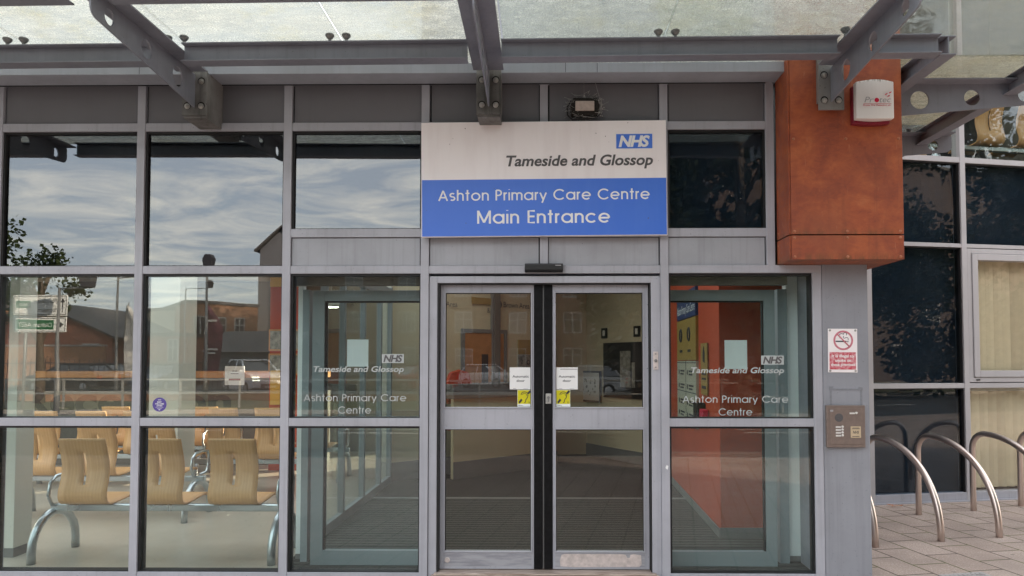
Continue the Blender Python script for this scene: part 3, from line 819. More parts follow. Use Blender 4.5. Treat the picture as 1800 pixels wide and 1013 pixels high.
# ------------------------------------------------------------------ canopy
can = thing('glass_canopy', 'glass canopy on grey cantilever beams bolted over the entrance', 'canopy')
ZB, ZTP = 3.610, 3.735
def pur_y(x): return -0.668 - 0.0148 * (x + 3.2)
def beam_I(mb, p, q, side, w=0.10, zb=ZB, zt=ZTP, tf=0.008):
    """steel section from p to q (x, y); flanges w wide, side = unit vector across"""
    p, q, sd = Vector((*p, 0)), Vector((*q, 0)), Vector((*side, 0))
    def slab(a, b, z0, z1):
        c = [p + sd*a, q + sd*a, q + sd*b, p + sd*b]
        vs = [Vector((v.x, v.y, z0)) for v in c] + [Vector((v.x, v.y, z1)) for v in c]
        mb.add(vs, [(0,3,2,1),(4,5,6,7),(0,1,5,4),(1,2,6,5),(2,3,7,6),(3,0,4,7)])
    slab(-w/2, w/2, zt - tf, zt); slab(-w/2, w/2, zb, zb + tf); slab(-0.004, 0.004, zb + tf, zt - tf)
nrm = Vector((0.0148, 1, 0)).normalized()
CANT = [(-6.75, -0.245), (-4.62, -0.245), (-2.492, -0.245), (-0.364, -0.245), (2.062, -0.305)]
cuts = [-8.0] + [c[0] for c in CANT] + [2.60]
for i in range(len(cuts) - 1):
    for off, zlow in ((0.05, 0), (-0.79, 0)):
        x0 = cuts[i] + (0.112 if i else 0); x1 = cuts[i+1] - (0.112 if i < 5 else 0)
        mb = MB()
        beam_I(mb, (x0, pur_y(x0) + off), (x1, pur_y(x1) + off), (nrm.x, nrm.y))
        mb.build('purlin', 'steel_grey', can, 0.0015)
HOLES = [(0.26, 0.069), (0.65, 0.059), (1.04, 0.046)]
def cant_web(L, h0=0.245, h1=0.15, rc=0.06):
    """profile in (run, drop): run from the wall outwards"""
    lo = [(0, 0), (L, 0)] 
    tip = [(L - rc + rc*math.sin(R(a)), -h1 + rc - rc*math.cos(R(a))) for a in range(90, -1, -15)]
    poly = [(0, 0), (L, 0)] + tip + [(0, -h0)]
    return plate([poly] + [circ(r_, -(h0 + (h1 - h0)*r_/L) * 0.52, rad) for r_, rad in HOLES if r_ < L - 0.1], 0.010)
WEB = cant_web(1.21)
def cantilever(x, y0, L=1.21, box_to=None, dirv=(0, -1), plate_name=True, z=3.692):
    dx_, dy_ = dirv
    mb = MB()
    vs, fs = WEB
    # web stands in the plane of dirv and z; thickness across
    cx, cy = -dy_, dx_
    mb.add([(x + dx_*p.x + cx*p.z, y0 + dy_*p.x + cy*p.z, z + p.y) for p in vs], fs)
    c = mb.build('cantilever', 'steel_grey', can)
    f = MB()
    a, b = 0.10, L - 0.05
    def P(run, off, zz): return (x + dx_*run + cx*off, y0 + dy_*run + cy*off, zz)
    f.add([P(0.06, -0.108, z), P(L-0.02, -0.108, z), P(L-0.02, 0.108, z), P(0.06, 0.108, z), P(0.06, -0.108, z+0.01), P(L-0.02, -0.108, z+0.01), P(L-0.02, 0.108, z+0.01), P(0.06, 0.108, z+0.01)],
          [(0,3,2,1),(4,5,6,7),(0,1,5,4),(1,2,6,5),(2,3,7,6),(3,0,4,7)])
    f.build('top_flange', 'steel_grey', c, 0.001)
    e = MB()
    e.add([P(0.0, -0.09, z-0.30), P(0.014, -0.09, z-0.30), P(0.014, 0.09, z-0.30), P(0.0, 0.09, z-0.30), P(0.0, -0.09, z+0.03), P(0.014, -0.09, z+0.03), P(0.014, 0.09, z+0.03), P(0.0, 0.09, z+0.03)],
          [(0,3,2,1),(4,5,6,7),(0,1,5,4),(1,2,6,5),(2,3,7,6),(3,0,4,7)])
    e.build('end_plate', 'stub_steel', c, 0.002)
    for off in (-0.05, 0.05):
        for zz in (z - 0.055, z - 0.235):
            p = P(0.014, off, zz); ax = (dx_, dy_, 0)
            MB().lathe(p, ax, [(0.021, 0), (0.021, 0.004)], 16).lathe([p[0] + dx_*0.004, p[1] + dy_*0.004, zz], ax, [(0.0155, 0), (0.0155, 0.011), (0.012, 0.013)], 6).lathe([p[0] + dx_*0.017, p[1] + dy_*0.017, zz], ax, [(0.008, 0), (0.008, 0.010)], 8).build('bolt', 'galv', c)
            MB().lathe([p[0] + dx_*0.0006, p[1] + dy_*0.0006, zz + 0.005], ax, [(0.027, 0), (0.026, 0.0012)], 18).build('slot', 'nest_dark', c)
    return c
for x, y0 in CANT:
    c = cantilever(x, y0)
    if x < 1:
        box('wall_stub', 'stub_steel', c, x - 0.082, x + 0.082, y0 + 0.001, 0.02, 3.375, TOP - 0.001, 0.002)
    else:
        box('wall_pad', 'stub_steel', c, x - 0.088, x + 0.088, y0 + 0.001, YF - 0.0005, 3.45, 3.77, 0.002)
# return of the canopy along the flank of the box
for y in (0.0, 1.235):
    cantilever(2.590, y, dirv=(1, 0))
    
for x0, ya, yb in ((2.66, -0.72, 0.0), (3.52, -1.5, 0.0), (2.66, 0.006, 1.23), (3.52, 0.006, 1.23), (2.66, 1.241, 2.3), (3.50, 1.241, 2.4)):
    mb = MB(); beam_I(mb, (x0, ya), (x0, yb), (1, 0)); mb.build('purlin', 'steel_grey', can, 0.0015)
# spigots and glass
JX = [-6.77, -5.685, -4.60, -3.515, -2.425, -1.335, -0.25, 0.835, 2.045]
def spigot(x, y):
    MB().lathe((x, y, ZTP), (0, 0, 1), [(0.010, 0), (0.010, 0.016), (0.014, 0.018), (0.024, 0.030), (0.024, 0.036), (0.029, 0.038), (0.029, 0.046), (0.026, 0.050)], 16).build('spigot', 'pole_grey', can)
for jx in JX:
    for s_ in (-0.055, 0.055):
        if -0.4 < jx < -0.1 or jx < -5: continue
        spigot(jx + s_, pur_y(jx) + 0.02)
ZG = ZTP + 0.052
MATG = ['canopy_glass', 'canopy_glass', 'canopy_glass', 'canopy_glass', 'canopy_glass_clear', 'canopy_glass_clear', 'canopy_glass_clear']
edges = [-7.85] + JX
for i in range(len(edges) - 1):
    mm = 'canopy_glass' if edges[i+1] < -0.2 else 'canopy_glass_green'
    box('glass_panel', mm, can, edges[i] + 0.006, edges[i+1] - 0.006, -1.62, -0.02, ZG, ZG + 0.012)
box('glass_panel', 'canopy_glass_clear', can, 2.049, 3.80, -1.62, -0.285, ZG, ZG + 0.012)
box('glass_panel', 'canopy_glass_brown', can, 2.585, 3.85, -0.275, 1.20, ZG, ZG + 0.012)
box('glass_panel', 'canopy_glass_clear', can, 2.585, 3.80, 1.21, 2.45, ZG, ZG + 0.012)
spigot(2.80, 1.05); spigot(3.45, 1.30)

# ------------------------------------------------------------------ entrance sign
sign = thing('entrance_sign', 'large white and blue sign board reading Main Entrance above the doors', 'sign', (0.032, 0, 2.965), 0)
sign.rotation_euler = (0, R(-0.42), 0)
def sg(name, mat, x0, x1, y0, y1, z0, z1, b=0.0): return MB().box(x0, x1, y0, y1, z0, z1).build(name, mat, sign, b)
sg('board', 'sign_white', -0.910, 0.910, -0.070, -0.035, -0.422, 0.436, 0.002)
sg('blue_panel', 'sign_blue', -0.905, 0.906, -0.0715, -0.069, -0.418, 0.004)
sg('fixing_rail', 'pole_grey', -0.7, 0.7, -0.035, 0.0, -0.2, -0.16)
SX = lambda y: (lambda u, v: (u - 0.032, y, v - 2.965))
SX3 = lambda y: (lambda u, v, w: (u - 0.032, y - w, v - 2.965))
m = MB(); put_text(m, 'Tameside and Glossop', -0.246, 0.842, 3.068, 0.078, SX(-0.0718), shear=0.2, bold=0.024)
m.build('lettering', 'ink_grey', sign, fixn=False)
m = MB(); round_text(m, 'Ashton Primary Care Centre', -0.752, 0.815, 2.811, 0.082, SX3(-0.0716), t=0.128, depth=0.001)
m.build('lettering', 'sign_white_letters', sign, fixn=False)
m = MB(); round_text(m, 'Main Entrance', -0.464, 0.520, 2.638, 0.100, SX3(-0.0716), t=0.135, depth=0.001)
m.build('lettering', 'sign_white_letters', sign, fixn=False)
m = MB().box(0.536, 0.811, -0.0714, -0.069, 0.222, 0.338); lg = m.build('logo_border', 'sign_white_letters', sign)
MB().box(0.540, 0.807, -0.0722, -0.0705, 0.226, 0.334).build('logo_panel', 'sign_blue', lg)
m = MB(); put_text(m, 'NHS', 0.589, 0.820, 3.206, 0.079, SX(-0.0727), shear=0.22, bold=0.04, spacing=0.9)
m.build('logo_letters', 'sign_white_letters', lg, fixn=False)

# ------------------------------------------------------------------ small things on the front
sn = thing('door_sensor', 'slim black motion sensor bar above the double doors', 'sensor', (0.032, 0, 2.313))
MB().prism([(-0.055, -0.018), (-0.048, 0.030), (0.0, 0.034), (0.004, -0.032), (-0.03, -0.032)], lambda u, v, w: (w, u, v), -0.142, 0.142).build('housing', 'black_board', sn, 0.004)
MB().prism([(-0.0575, -0.016), (-0.0515, 0.018), (-0.05, 0.018), (-0.054, -0.016)], lambda u, v, w: (w, u, v), -0.136, 0.136).build('lens_strip', 'rubber', sn)
MB().box(0.085, 0.128, -0.0526, -0.050, 0.013, 0.018).build('badge', 'outline_grey', sn)

al = thing('alarm_box', 'white and dark red alarm sounder box stained green along its top', 'alarm box', (2.345, YF, 3.432))
def shell(x0, x1, z0, z1, depth, yoff, bulge, n=10):
    m = MB(); top = []; 
    vs = []
    for i in range(n + 1):
        u = i / n; x = x0 + (x1 - x0) * u
        y = -depth - bulge * math.sin(PI * u) + yoff
        dz = 0.010 * math.sin(PI * u)
        vs.append((x, y, z0 - dz)); vs.append((x, y, z1 + dz))
    fs = [(2*i, 2*i + 2, 2*i + 3, 2*i + 1) for i in range(n)]
    b = len(vs)
    vs2 = [(v[0], yoff, v[2]) for v in vs]
    fs += [tuple(q + b for q in f[::-1]) for f in fs]
    for i in range(n):
        fs.append((2*i, b + 2*i, b + 2*i + 2, 2*i + 2)); fs.append((2*i + 1, 2*i + 3, b + 2*i + 3, b + 2*i + 1))
    fs.append((0, 1, b + 1, b)); fs.append((2*n, b + 2*n, b + 2*n + 1, 2*n + 1))
    return m.add(vs + vs2, fs)
base = shell(-0.133, 0.126, -0.138, 0.13, 0.045, 0.0, 0.008).build('base', 'alarm_red', al, 0.004)
base.location = (0, 0, 0)
cov = shell(-0.130, 0.134, 0.012, 0.272, 0.045, 0.0, 0.022).build('cover', 'alarm_white', al, 0.006)
cov.location = (0, -0.048, -0.130)
m = MB(); lf = lambda u, v: (u, -0.1165, v)
put_text(m, 'Pr', -0.083, -0.018, -0.013, 0.040, lf, shear=0.25, bold=-0.004); put_text(m, 'tec', 0.022, 0.100, -0.013, 0.040, lf, shear=0.25, bold=-0.004)
m.build('lettering', 'outline_grey', al, fixn=False)
m = MB(); put_text(m, 'Protec Fire Detection plc', -0.093, 0.100, -0.038, 0.011, lf, shear=0.2, bold=0.01)
m.box(-0.090, 0.102, -0.1170, -0.1160, -0.0235, -0.0215).build('lettering', 'logo_red', al, fixn=False)
m = MB().lathe((0.003, -0.1160, 0.003), (0, -1, 0), [(0.0155, 0), (0.0155, 0.0012)], 20)
for cx, cz in ((0.070, 0.046), (0.097, 0.057), (0.086, 0.033)):
    m.prism([(cx - 0.011, cz - 0.009), (cx + 0.005, cz - 0.003), (cx + 0.010, cz + 0.007), (cx - 0.006, cz + 0.001)], lambda u, v, w: (u, w, v), -0.117, -0.115)
m.build('logo', 'logo_red', al)

ns = thing('no_smoking_sign', 'faded red and white no smoking sign screwed to the grey pier', 'sign', (2.249, 0.006, 1.697), 0)
ns.rotation_euler = (0, R(0.4), 0)
MB().box(-0.108, 0.108, -0.004, 0, -0.162, 0.162).build('plate', 'sign_white', ns, 0.001)
MB().box(-0.098, 0.096, -0.0052, -0.0035, -0.140, -0.012).build('red_panel', 'faded_red', ns)
def strip2(pts, w, y, closed=False):
    return MB().tube([(u, 0, v) for u, v in pts], w, 8, closed=closed)
def flat(mb, y, d=0.0008):
    w = max(abs(p[1]) for p in mb.v) or 1
    mb.v = [(p[0], y + p[1] / w * d, p[2]) for p in mb.v]; return mb
m = strip2(circ(0.004, 0.076, 0.066, 40), 0.007, 0, True)
m = flat(m, -0.0050)
m2 = flat(strip2([(-0.040, 0.122), (0.050, 0.028)], 0.0055, 0), -0.0062)
m.v += []; ring = m.build('prohibition_ring', 'pink_ring', ns); m2.build('prohibition_bar', 'pink_ring', ns)
m = MB().box(-0.052, 0.028, -0.0056, -0.004, 0.064, 0.073)
for x in (0.033, 0.039): m.box(x, x + 0.003, -0.0056, -0.004, 0.062, 0.073)
m.build('cigarette', 'ink', ns)
sm = arc(-0.008, 0.108, 0.018, 250, 60, 12) + arc(0.018, 0.122, 0.012, 190, -40, 8)
flat(strip2(sm, 0.0022, 0), -0.0048).build('smoke', 'ink', ns)
sm = [(0.041, 0.078), (0.040, 0.092), (0.034, 0.098), (0.022, 0.096), (0.014, 0.092)] + arc(0.012, 0.100, 0.008, 270, 120, 6)
flat(strip2(sm, 0.0020, 0), -0.0048).build('smoke', 'ink', ns)
m = MB(); nf = lambda u, v: (u, -0.0058, v)
put_text(m, 'It is illegal to', -0.082, 0.080, -0.050, 0.021, nf, bold=0.02); put_text(m, 'smoke on', -0.058, 0.060, -0.083, 0.021, nf, bold=0.02); put_text(m, 'these premises', -0.090, 0.090, -0.114, 0.021, nf, bold=0.02)
m.build('lettering', 'sign_white_letters', ns, fixn=False)
for u in (-0.094, 0.094):
    for v in (-0.150, 0.150): MB().lathe((u, -0.004, v), (0, -1, 0), [(0.009, 0), (0.008, 0.003), (0.004, 0.0045)], 12).build('screw', 'galv', ns)

ic = thing('intercom_panel', 'bronze intercom panel with white call buttons on the grey pier', 'intercom', (2.254, 0.006, 1.139))
MB().box(-0.141, 0.141, -0.028, 0, -0.154, 0.154).build('surround', 'intercom_bronze', ic, 0.003)
MB().box(-0.118, 0.118, -0.031, -0.027, -0.132, 0.132).build('face_plate', 'intercom_bronze', ic, 0.002)
m = MB()
for i in range(-4, 5):
    for j in range(-4, 5):
        if i*i + j*j <= 18: m.lathe((-0.052 + i*0.0065, -0.031, 0.064 + j*0.0065), (0, -1, 0), [(0.0024, 0), (0.0022, 0.0008)], 6)
m.lathe((-0.052, -0.0308, 0.064), (0, -1, 0), [(0.031, 0), (0.031, 0.0004)], 24).build('speaker_grille', 'ink_grey', ic)
for i, (u, v) in enumerate([(-0.058, -0.005), (-0.058, -0.026), (-0.058, -0.047), (-0.058, -0.068), (0.045, 0.096)]):
    b = MB().box(u - 0.019, u + 0.019, -0.034, -0.030, v - 0.006, v + 0.006).build('call_label', 'intercom_button', ic, 0.001)
    MB().lathe((u + 0.030, -0.031, v + 0.003), (0, -1, 0), [(0.0085, 0), (0.0085, 0.005), (0.006, 0.007)], 14).build('call_button', 'intercom_button', ic)
MB().box(0.032, 0.106, -0.0335, -0.030, -0.083, 0.000).build('name_plate', 'tan_label', ic, 0.001)
m = MB(); pf = lambda u, v: (u, -0.0340, v)
put_text(m, 'NHS', 0.047, 0.092, -0.052, 0.020, pf, shear=0.2, bold=0.02)
m.box(0.040, 0.098, -0.0340, -0.0333, -0.019, -0.015).box(0.045, 0.093, -0.0340, -0.0333, -0.012, -0.009).box(0.043, 0.094, -0.0340, -0.0333, -0.075, -0.071)
m.build('lettering', 'ink', ic, fixn=False)
MB().box(-0.116, -0.093, -0.0320, -0.0305, 0.108, 0.122).build('maker_badge', 'outline_grey', ic)

fl = thing('floodlight', 'small old floodlight wrapped in cobwebs and cable above the sign', 'lamp', (0.335, 0.02, 3.517))
MB().prism([(-0.095, -0.062), (0.10, -0.062), (0.115, 0.0), (0.10, 0.065), (-0.085, 0.068), (-0.105, 0.0)], lambda u, v, w: (u, w, v), -0.085, 0.0).build('housing', 'nest_dark', fl, 0.012)
MB().box(-0.068, 0.072, -0.108, -0.080, -0.040, 0.032).build('lens', 'lamp_lens', fl, 0.003)
MB().box(-0.076, 0.080, -0.098, -0.082, -0.047, 0.039).build('bezel', 'nest_dark', fl, 0.003)
MB().tube([(-0.10, -0.05, 0.05), (-0.128, -0.06, 0.0), (-0.125, -0.065, -0.06), (-0.09, -0.065, -0.095), (0.0, -0.07, -0.092), (0.09, -0.06, -0.075), (0.13, -0.03, -0.03)], 0.006, 8).build('cable', 'rubber', fl)
m = MB(); rr = random.Random(3)
for i in range(150):
    a = rr.uniform(0, 2*PI); e = rr.uniform(0.75, 1.12)
    p = Vector((0.12*e*math.cos(a) + 0.01, rr.uniform(-0.10, -0.02), 0.085*e*math.sin(a)))
    q = p + Vector((rr.uniform(-0.05, 0.05), rr.uniform(-0.02, 0.02), rr.uniform(-0.03, 0.03)))
    m.tube([p, q], rr.choice((0.0007, 0.001, 0.0016)), 4, False)
for i in range(26):
    a = rr.uniform(-0.6, 0.9); p = Vector((0.125 + rr.uniform(-0.02, 0.02), rr.uniform(-0.09, -0.03), rr.uniform(-0.07, 0.06)))
    m.lathe(p, (rr.uniform(-1, 1), 0.3, 1), [(0.002, 0), (rr.uniform(0.003, 0.007), 0.004), (0.002, 0.010)], 6)
m.lathe((0.0, -0.06, 0.062), (0, 0, 1), [(0.008, 0), (0.011, 0.012), (0.004, 0.03)], 7)
m.tube([(0.0, -0.04, 0.09), (-0.004, -0.10, 0.19)], 0.0008, 4, False).tube([(0.12, -0.04, 0.06), (0.085, -0.05, 0.19)], 0.0016, 5, False).tube([(-0.10, -0.03, 0.05), (-0.01, -0.05, 0.09), (0.11, -0.03, 0.05)], 0.0008, 4, False)
m.build('cobweb', 'web_grey', fl)

# papers and stickers on the door glass
def notice(name, label, cat, x0, x1, z0, z1, y=0.0895): return thing(name, label, cat, ((x0+x1)/2, y, (z0+z1)/2))
for x0, x1, lab, strip in ((-0.226, -0.060, 'white paper notice reading Automatic door on the left hand door glass', False), (0.124, 0.289, 'white paper notice with a grey top strip reading Automatic door on the right hand door', True)):
    t = notice('paper_notice', lab, 'notice', x0, x1, 1.405, 1.572)
    MB().box(-0.083, 0.082, -0.001, 0, -0.083, 0.083).build('sheet', 'paper', t)
    m = MB(); f = lambda u, v: (u, -0.0016, v)
    put_text(m, 'Automatic', -0.062, 0.062, 0.006, 0.018, f, bold=0.012); put_text(m, 'door', -0.031, 0.031, -0.026, 0.018, f, bold=0.012)
    m.build('lettering', 'ink', t, fixn=False)
    m = MB()
    if strip: m.box(-0.05, 0.08, -0.0016, -0.0008, 0.066, 0.073)
    m.box(-0.058, -0.035, -0.0016, -0.0008, -0.078, -0.0745).box(0.02, 0.055, -0.0016, -0.0008, -0.079, -0.0765)
    m.build('print_line', 'outline_grey', t)
for x0, x1, lab in ((-0.168, -0.060, 'yellow hearing loop sticker with an ear on the left hand door'), (0.126, 0.232, 'yellow hearing loop sticker with an ear on the right hand door')):
    t = notice('hearing_loop_sticker', lab, 'sticker', x0, x1, 1.276, 1.402)
    MB().box(-0.0535, 0.0525, -0.001, 0, -0.064, 0.062).build('card', 'paper_tint', t)
    MB().box(-0.0515, 0.0505, -0.0018, -0.0006, -0.043, 0.060).build('yellow_field', 'tag_yellow', t)
    m = MB()
    ear = arc(0.0, 0.022, 0.026, 175, -20, 14) + [(0.022, 0.004), (0.010, -0.012), (0.008, -0.024)] + arc(-0.002, -0.024, 0.010, 0, -90, 4)
    e1 = flat(strip2(ear, 0.0026, 0), -0.0022); m.add(e1.v, e1.f)
    e2 = flat(strip2(arc(0.0, 0.020, 0.017, 160, -10, 10), 0.0018, 0), -0.0022); m.add(e2.v, e2.f)
    fn = lambda u, v, w: (u, w, v)
    m.prism([(0.020, 0.040), (0.033, 0.029), (0.049, 0.047), (0.049, 0.056), (0.040, 0.059)], fn, -0.0026, -0.0014)
    m.prism([(-0.046, -0.030), (-0.036, -0.041), (-0.014, -0.014), (-0.026, -0.003)], fn, -0.0026, -0.0014)
    m.box(0.030, 0.040, -0.0026, -0.0014, -0.030, -0.0265).box(0.0335, 0.0365, -0.0026, -0.0014, -0.041, -0.030)
    put_text(m, 'what a', -0.046, -0.010, -0.058, 0.007, lambda u, v: (u, -0.0018, v), bold=0.01)
    m.build('ear_symbol', 'ink', t, fixn=False)
bs = thing('round_sticker', 'round purple Baby Welcome Award sticker low on the second window', 'sticker', (-2.862, 0.039, 1.292))
MB().lathe((0, 0, 0), (0, -1, 0), [(0.053, 0), (0.053, 0.001)], 40).build('disc', 'purple', bs)
m = MB(); f = lambda u, v: (u, -0.0016, v)
put_text(m, 'BABY', -0.017, 0.017, 0.014, 0.011, f, bold=0.02); put_text(m, 'WELCOME', -0.034, 0.034, 0.000, 0.011, f, bold=0.02); put_text(m, 'AWARD', -0.022, 0.022, -0.014, 0.011, f, bold=0.02)
m.box(-0.03, 0.03, -0.0016, -0.0008, -0.022, -0.0205).box(-0.012, 0.012, -0.0016, -0.0008, 0.033, 0.037).box(-0.018, 0.018, -0.0016, -0.0008, -0.032, -0.030).box(-0.006, 0.006, -0.0016, -0.0008, -0.042, -0.037)
m.build('lettering', 'sign_white_letters', bs, fixn=False)
# ------------------------------------------------------------------ recessed side wing on the right
wing = thing('side_wing', 'recessed dark glazed side wing with pale frames behind the cycle stands', 'building wing', (3.79, 2.82, 0), RW_A)
def wb(name, mat, x0, x1, y0, y1, z0, z1, b=0.0, parent=None): return MB().box(x0, x1, y0, y1, z0, z1).build(name, mat, parent or wing, b)
WZ = [(0.012, 0.10), (1.305, 1.362), (2.950, 2.995), (3.955, 4.018)]
SM = [(-1.30, -1.24), (-0.072, -0.004), (1.180, 1.248), (2.44, 2.505), (3.69, 3.755), (4.9, 4.965)]
for x0, x1 in SM: wb('mullion', 'white_frame', x0, x1, 0.0, 0.13, 0.012, 9.0, 0.003)
wb('base_strip', 'grey_frame', -1.30, 6.0, -0.025, 0.13, 0.0, 0.012)
for i in range(len(SM) - 1):
    x0, x1 = SM[i][1], SM[i+1][0]
    for z in WZ + [(6.6, 6.66)]: wb('transom', 'white_frame' if z[0] > 0.1 else 'grey_frame', x0, x1, 0.004, 0.125, z[0], z[1], 0.002)
    blinds = i in (2, 3)
    for k, (z0, z1) in enumerate([(0.10, 1.305), (1.362, 2.950), (2.995, 3.955)]):
        if blinds and k < 2: continue
        w = wb('window', 'glass_dark', x0 + 0.003, x1 - 0.003, 0.05, 0.058, z0, z1)
        wb('gasket', 'rubber', x0, x0 + 0.014, 0.02, 0.10, z0, z1, 0, w); 
        g = MB().box(x1 - 0.014, x1, 0.02, 0.10, z0, z1).box(x0 + 0.014, x1 - 0.014, 0.02, 0.10, z1 - 0.014, z1); g.build('gasket', 'rubber', wing)
        wb('backing_panel', 'blackout', x0, x1, 0.13, 0.135, z0, z1, 0, w)
    wb('window', 'glass_up', x0 + 0.003, x1 - 0.003, 0.05, 0.058, 4.018, 6.6)
    wb('window', 'glass_up', x0 + 0.003, x1 - 0.003, 0.05, 0.058, 6.66, 9.0)
    if blinds:
        # opening casement above, fixed light below
        fr = MB()
        for a, b_, c, d in ((x0, x0 + 0.055, 1.372, 2.94), (x1 - 0.055, x1, 1.372, 2.94), (x0 + 0.055, x1 - 0.055, 2.885, 2.94), (x0 + 0.055, x1 - 0.055, 1.372, 1.427)): fr.box(a, b_, 0.0, 0.12, c, d)
        fr.build('casement_surround', 'white_frame', wing, 0.003)
        fr = MB(); a0, a1, c0, c1 = x0 + 0.060, x1 - 0.060, 1.432, 2.880
        for a, b_, c, d in ((a0, a0 + 0.075, c0, c1), (a1 - 0.075, a1, c0, c1), (a0 + 0.075, a1 - 0.075, c1 - 0.075, c1), (a0 + 0.075, a1 - 0.075, c0, c0 + 0.075)): fr.box(a, b_, -0.012, 0.10, c, d)
        cs = fr.build('casement', 'white_frame', wing, 0.004)
        wb('pane', 'glass_blind', a0 + 0.07, a1 - 0.07, 0.03, 0.036, c0 + 0.07, c1 - 0.07, 0, cs)
        wb('stay', 'rubber', x0 + 0.09, x0 + 0.135, -0.006, 0.0, 1.392, 1.408, 0, cs)
        wb('window', 'glass_blind', x0 + 0.003, x1 - 0.003, 0.05, 0.056, 0.10, 1.305)
        wb('gasket', 'rubber', x0, x0 + 0.012, 0.03, 0.10, 0.10, 1.305)
M_w = Matrix.Translation((3.79, 2.82, 0)) @ Matrix.Rotation(RW_A, 4, 'Z')
def blind(z0, z1, x0, x1, lab, y=0.17, seed=1):
    o = thing('vertical_blind', lab, 'blind', M_w @ Vector(((x0+x1)/2, y, z0)), RW_A)
    rr = random.Random(seed); m = MB(); w = x1 - x0; n = int(w / 0.105)
    for i in range(n):
        cx = -w/2 + (i + 0.5) * w / n; a = R(-24 + rr.uniform(-12, 12)); hw = 0.066
        dx_, dy_ = hw*math.cos(a), hw*math.sin(a)
        pts = [(cx - dx_, -dy_), (cx - dx_*0.33, -dy_*0.33 - 0.004), (cx + dx_*0.33, dy_*0.33 - 0.004), (cx + dx_, dy_)]
        top = z1 - z0
        for k in range(3):
            (ax, ay), (bx, by) = pts[k], pts[k+1]
            m.add([(ax, ay, 0.02), (bx, by, 0.02), (bx, by, top - 0.04), (ax, ay, top - 0.04)], [(0, 1, 2, 3)], False)
    m.build('slats', 'blind_fabric', o, fixn=False)
    MB().box(-w/2, w/2, -0.03, 0.03, z1 - z0 - 0.04, z1 - z0).build('head_rail', 'white_wall', o)
    return o
for x0, x1, sd_ in ((1.25, 2.435, 5), (2.51, 3.68, 9)):
    w_ = 'first' if sd_ == 5 else 'next'
    blind(1.40, 2.93, x0 + 0.02, x1 - 0.02, 'beige vertical blind in the upper window casement right of the dark panes' if sd_ == 5 else 'beige vertical blind in the upper casement further right, almost out of frame', seed=sd_)
    blind(0.10, 1.30, x0 + 0.02, x1 - 0.02, 'beige vertical blind in the low pane behind the cycle stands' if sd_ == 5 else 'beige vertical blind in the low pane further right, almost out of frame', seed=sd_ + 1)
wb('wing_shade_wall', 'grey_panel', 4.97, 16.0, 0.0, 0.3, 0.012, 9.0)  # unseen wing extension added to shade the pavement from the low sun
wb('room_back', 'dark_wall', -1.2, 6.0, 1.2, 1.25, 0.0, 3.9)
wb('upper_floor', 'dark_carpet', -2.2, 6.0, 0.131, 4.5, 3.90, 3.95)
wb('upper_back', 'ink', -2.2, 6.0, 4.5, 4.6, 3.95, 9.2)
wb('upper_shade_slab', 'dark_wall', -2.2, 6.0, 0.8, 4.5, 9.0, 9.1)  # slab added to darken the room, left open in front for light
wb('room_sun_block', 'dark_wall', 5.9, 6.0, 0.31, 1.19, 0.0, 3.89)  # end wall added to stop sun crossing the room onto the paving
wb('upper_sun_block', 'dark_wall', 5.9, 6.0, 0.31, 4.49, 3.96, 8.99)  # added upstairs for the same reason, blocks the sun
wb('upper_column', 'white_wall', 0.45, 0.72, 0.40, 0.66, 3.95, 7.2)
# flank of the box, closing the recess
struct('wall_flank', 'pier_grey', MB().box(2.30, 2.438, 0.605, 3.2, 0.0, 2.33))

# ------------------------------------------------------------------ cycle stands
def stand_path():
    # leg A (near the wall) straight up, tight bend, long falling arc to the outer foot; u from wall outwards
    H = 0.845; L = 0.99; r = 0.17
    p = [(0, -0.05)] + [(0, z) for z in (0.1, 0.3, 0.5, H - r)]
    p += [(r - r*math.cos(R(a)), H - r + r*math.sin(R(a))) for a in range(15, 91, 15)]
    u0, z0 = r, H
    for i in range(1, 21):
        a = R(90 * i / 20)
        p.append((u0 + (L - u0) * math.sin(a)**0.98, (H + 0.0) * math.cos(a)**0.88 if i < 20 else -0.05))
    return p
SP = stand_path()
racks = [(p, (p[0] + 0.225, p[1] - 0.964)) for p in ((2.70, 1.955), (3.385, 2.16), (4.00, 2.31), (4.70, 2.52), (5.377, 2.769))]
labs = ['stainless hooped cycle stand showing only its outer foot beside the grey pier', 'stainless hooped cycle stand coming out from behind the grey pier', 'stainless hooped cycle stand, the first to show both its legs', 'stainless hooped cycle stand rising in front of the white mullion and blinds', 'stainless hooped cycle stand at the right end, with one leg by the blinds']
r0 = None
for (a, b), lb in zip(racks, labs):
    ang = math.atan2(b[1] - a[1], b[0] - a[0])
    if r0 is None:
        r0 = MB().tube([(u, 0, z) for u, z in SP], 0.030, 18).build('cycle_stand', 'stainless')
        o = r0
    else:
        o = r0.copy(); COL.objects.link(o)
    o.location = (a[0], a[1], 0); o.rotation_euler = (0, 0, ang)
    tag(o, lb, 'cycle stand', 'cycle stands in the paved recess')
mhc = thing('manhole_cover', 'small rectangular metal manhole cover set in the paving', 'manhole cover', (3.23, 0.07, 0.0), R(11))
MB().box(-0.19, 0.19, -0.15, 0.15, 0.0, 0.006).build('frame', 'manhole', mhc, 0.004)
m = MB()
for i in range(9):
    for j in range(5): m.box(-0.165 + i*0.037, -0.165 + i*0.037 + 0.028, -0.12 + j*0.05, -0.12 + j*0.05 + 0.034, 0.006, 0.010)
m.build('lid', 'manhole', mhc)
rr = random.Random(11); m = MB()
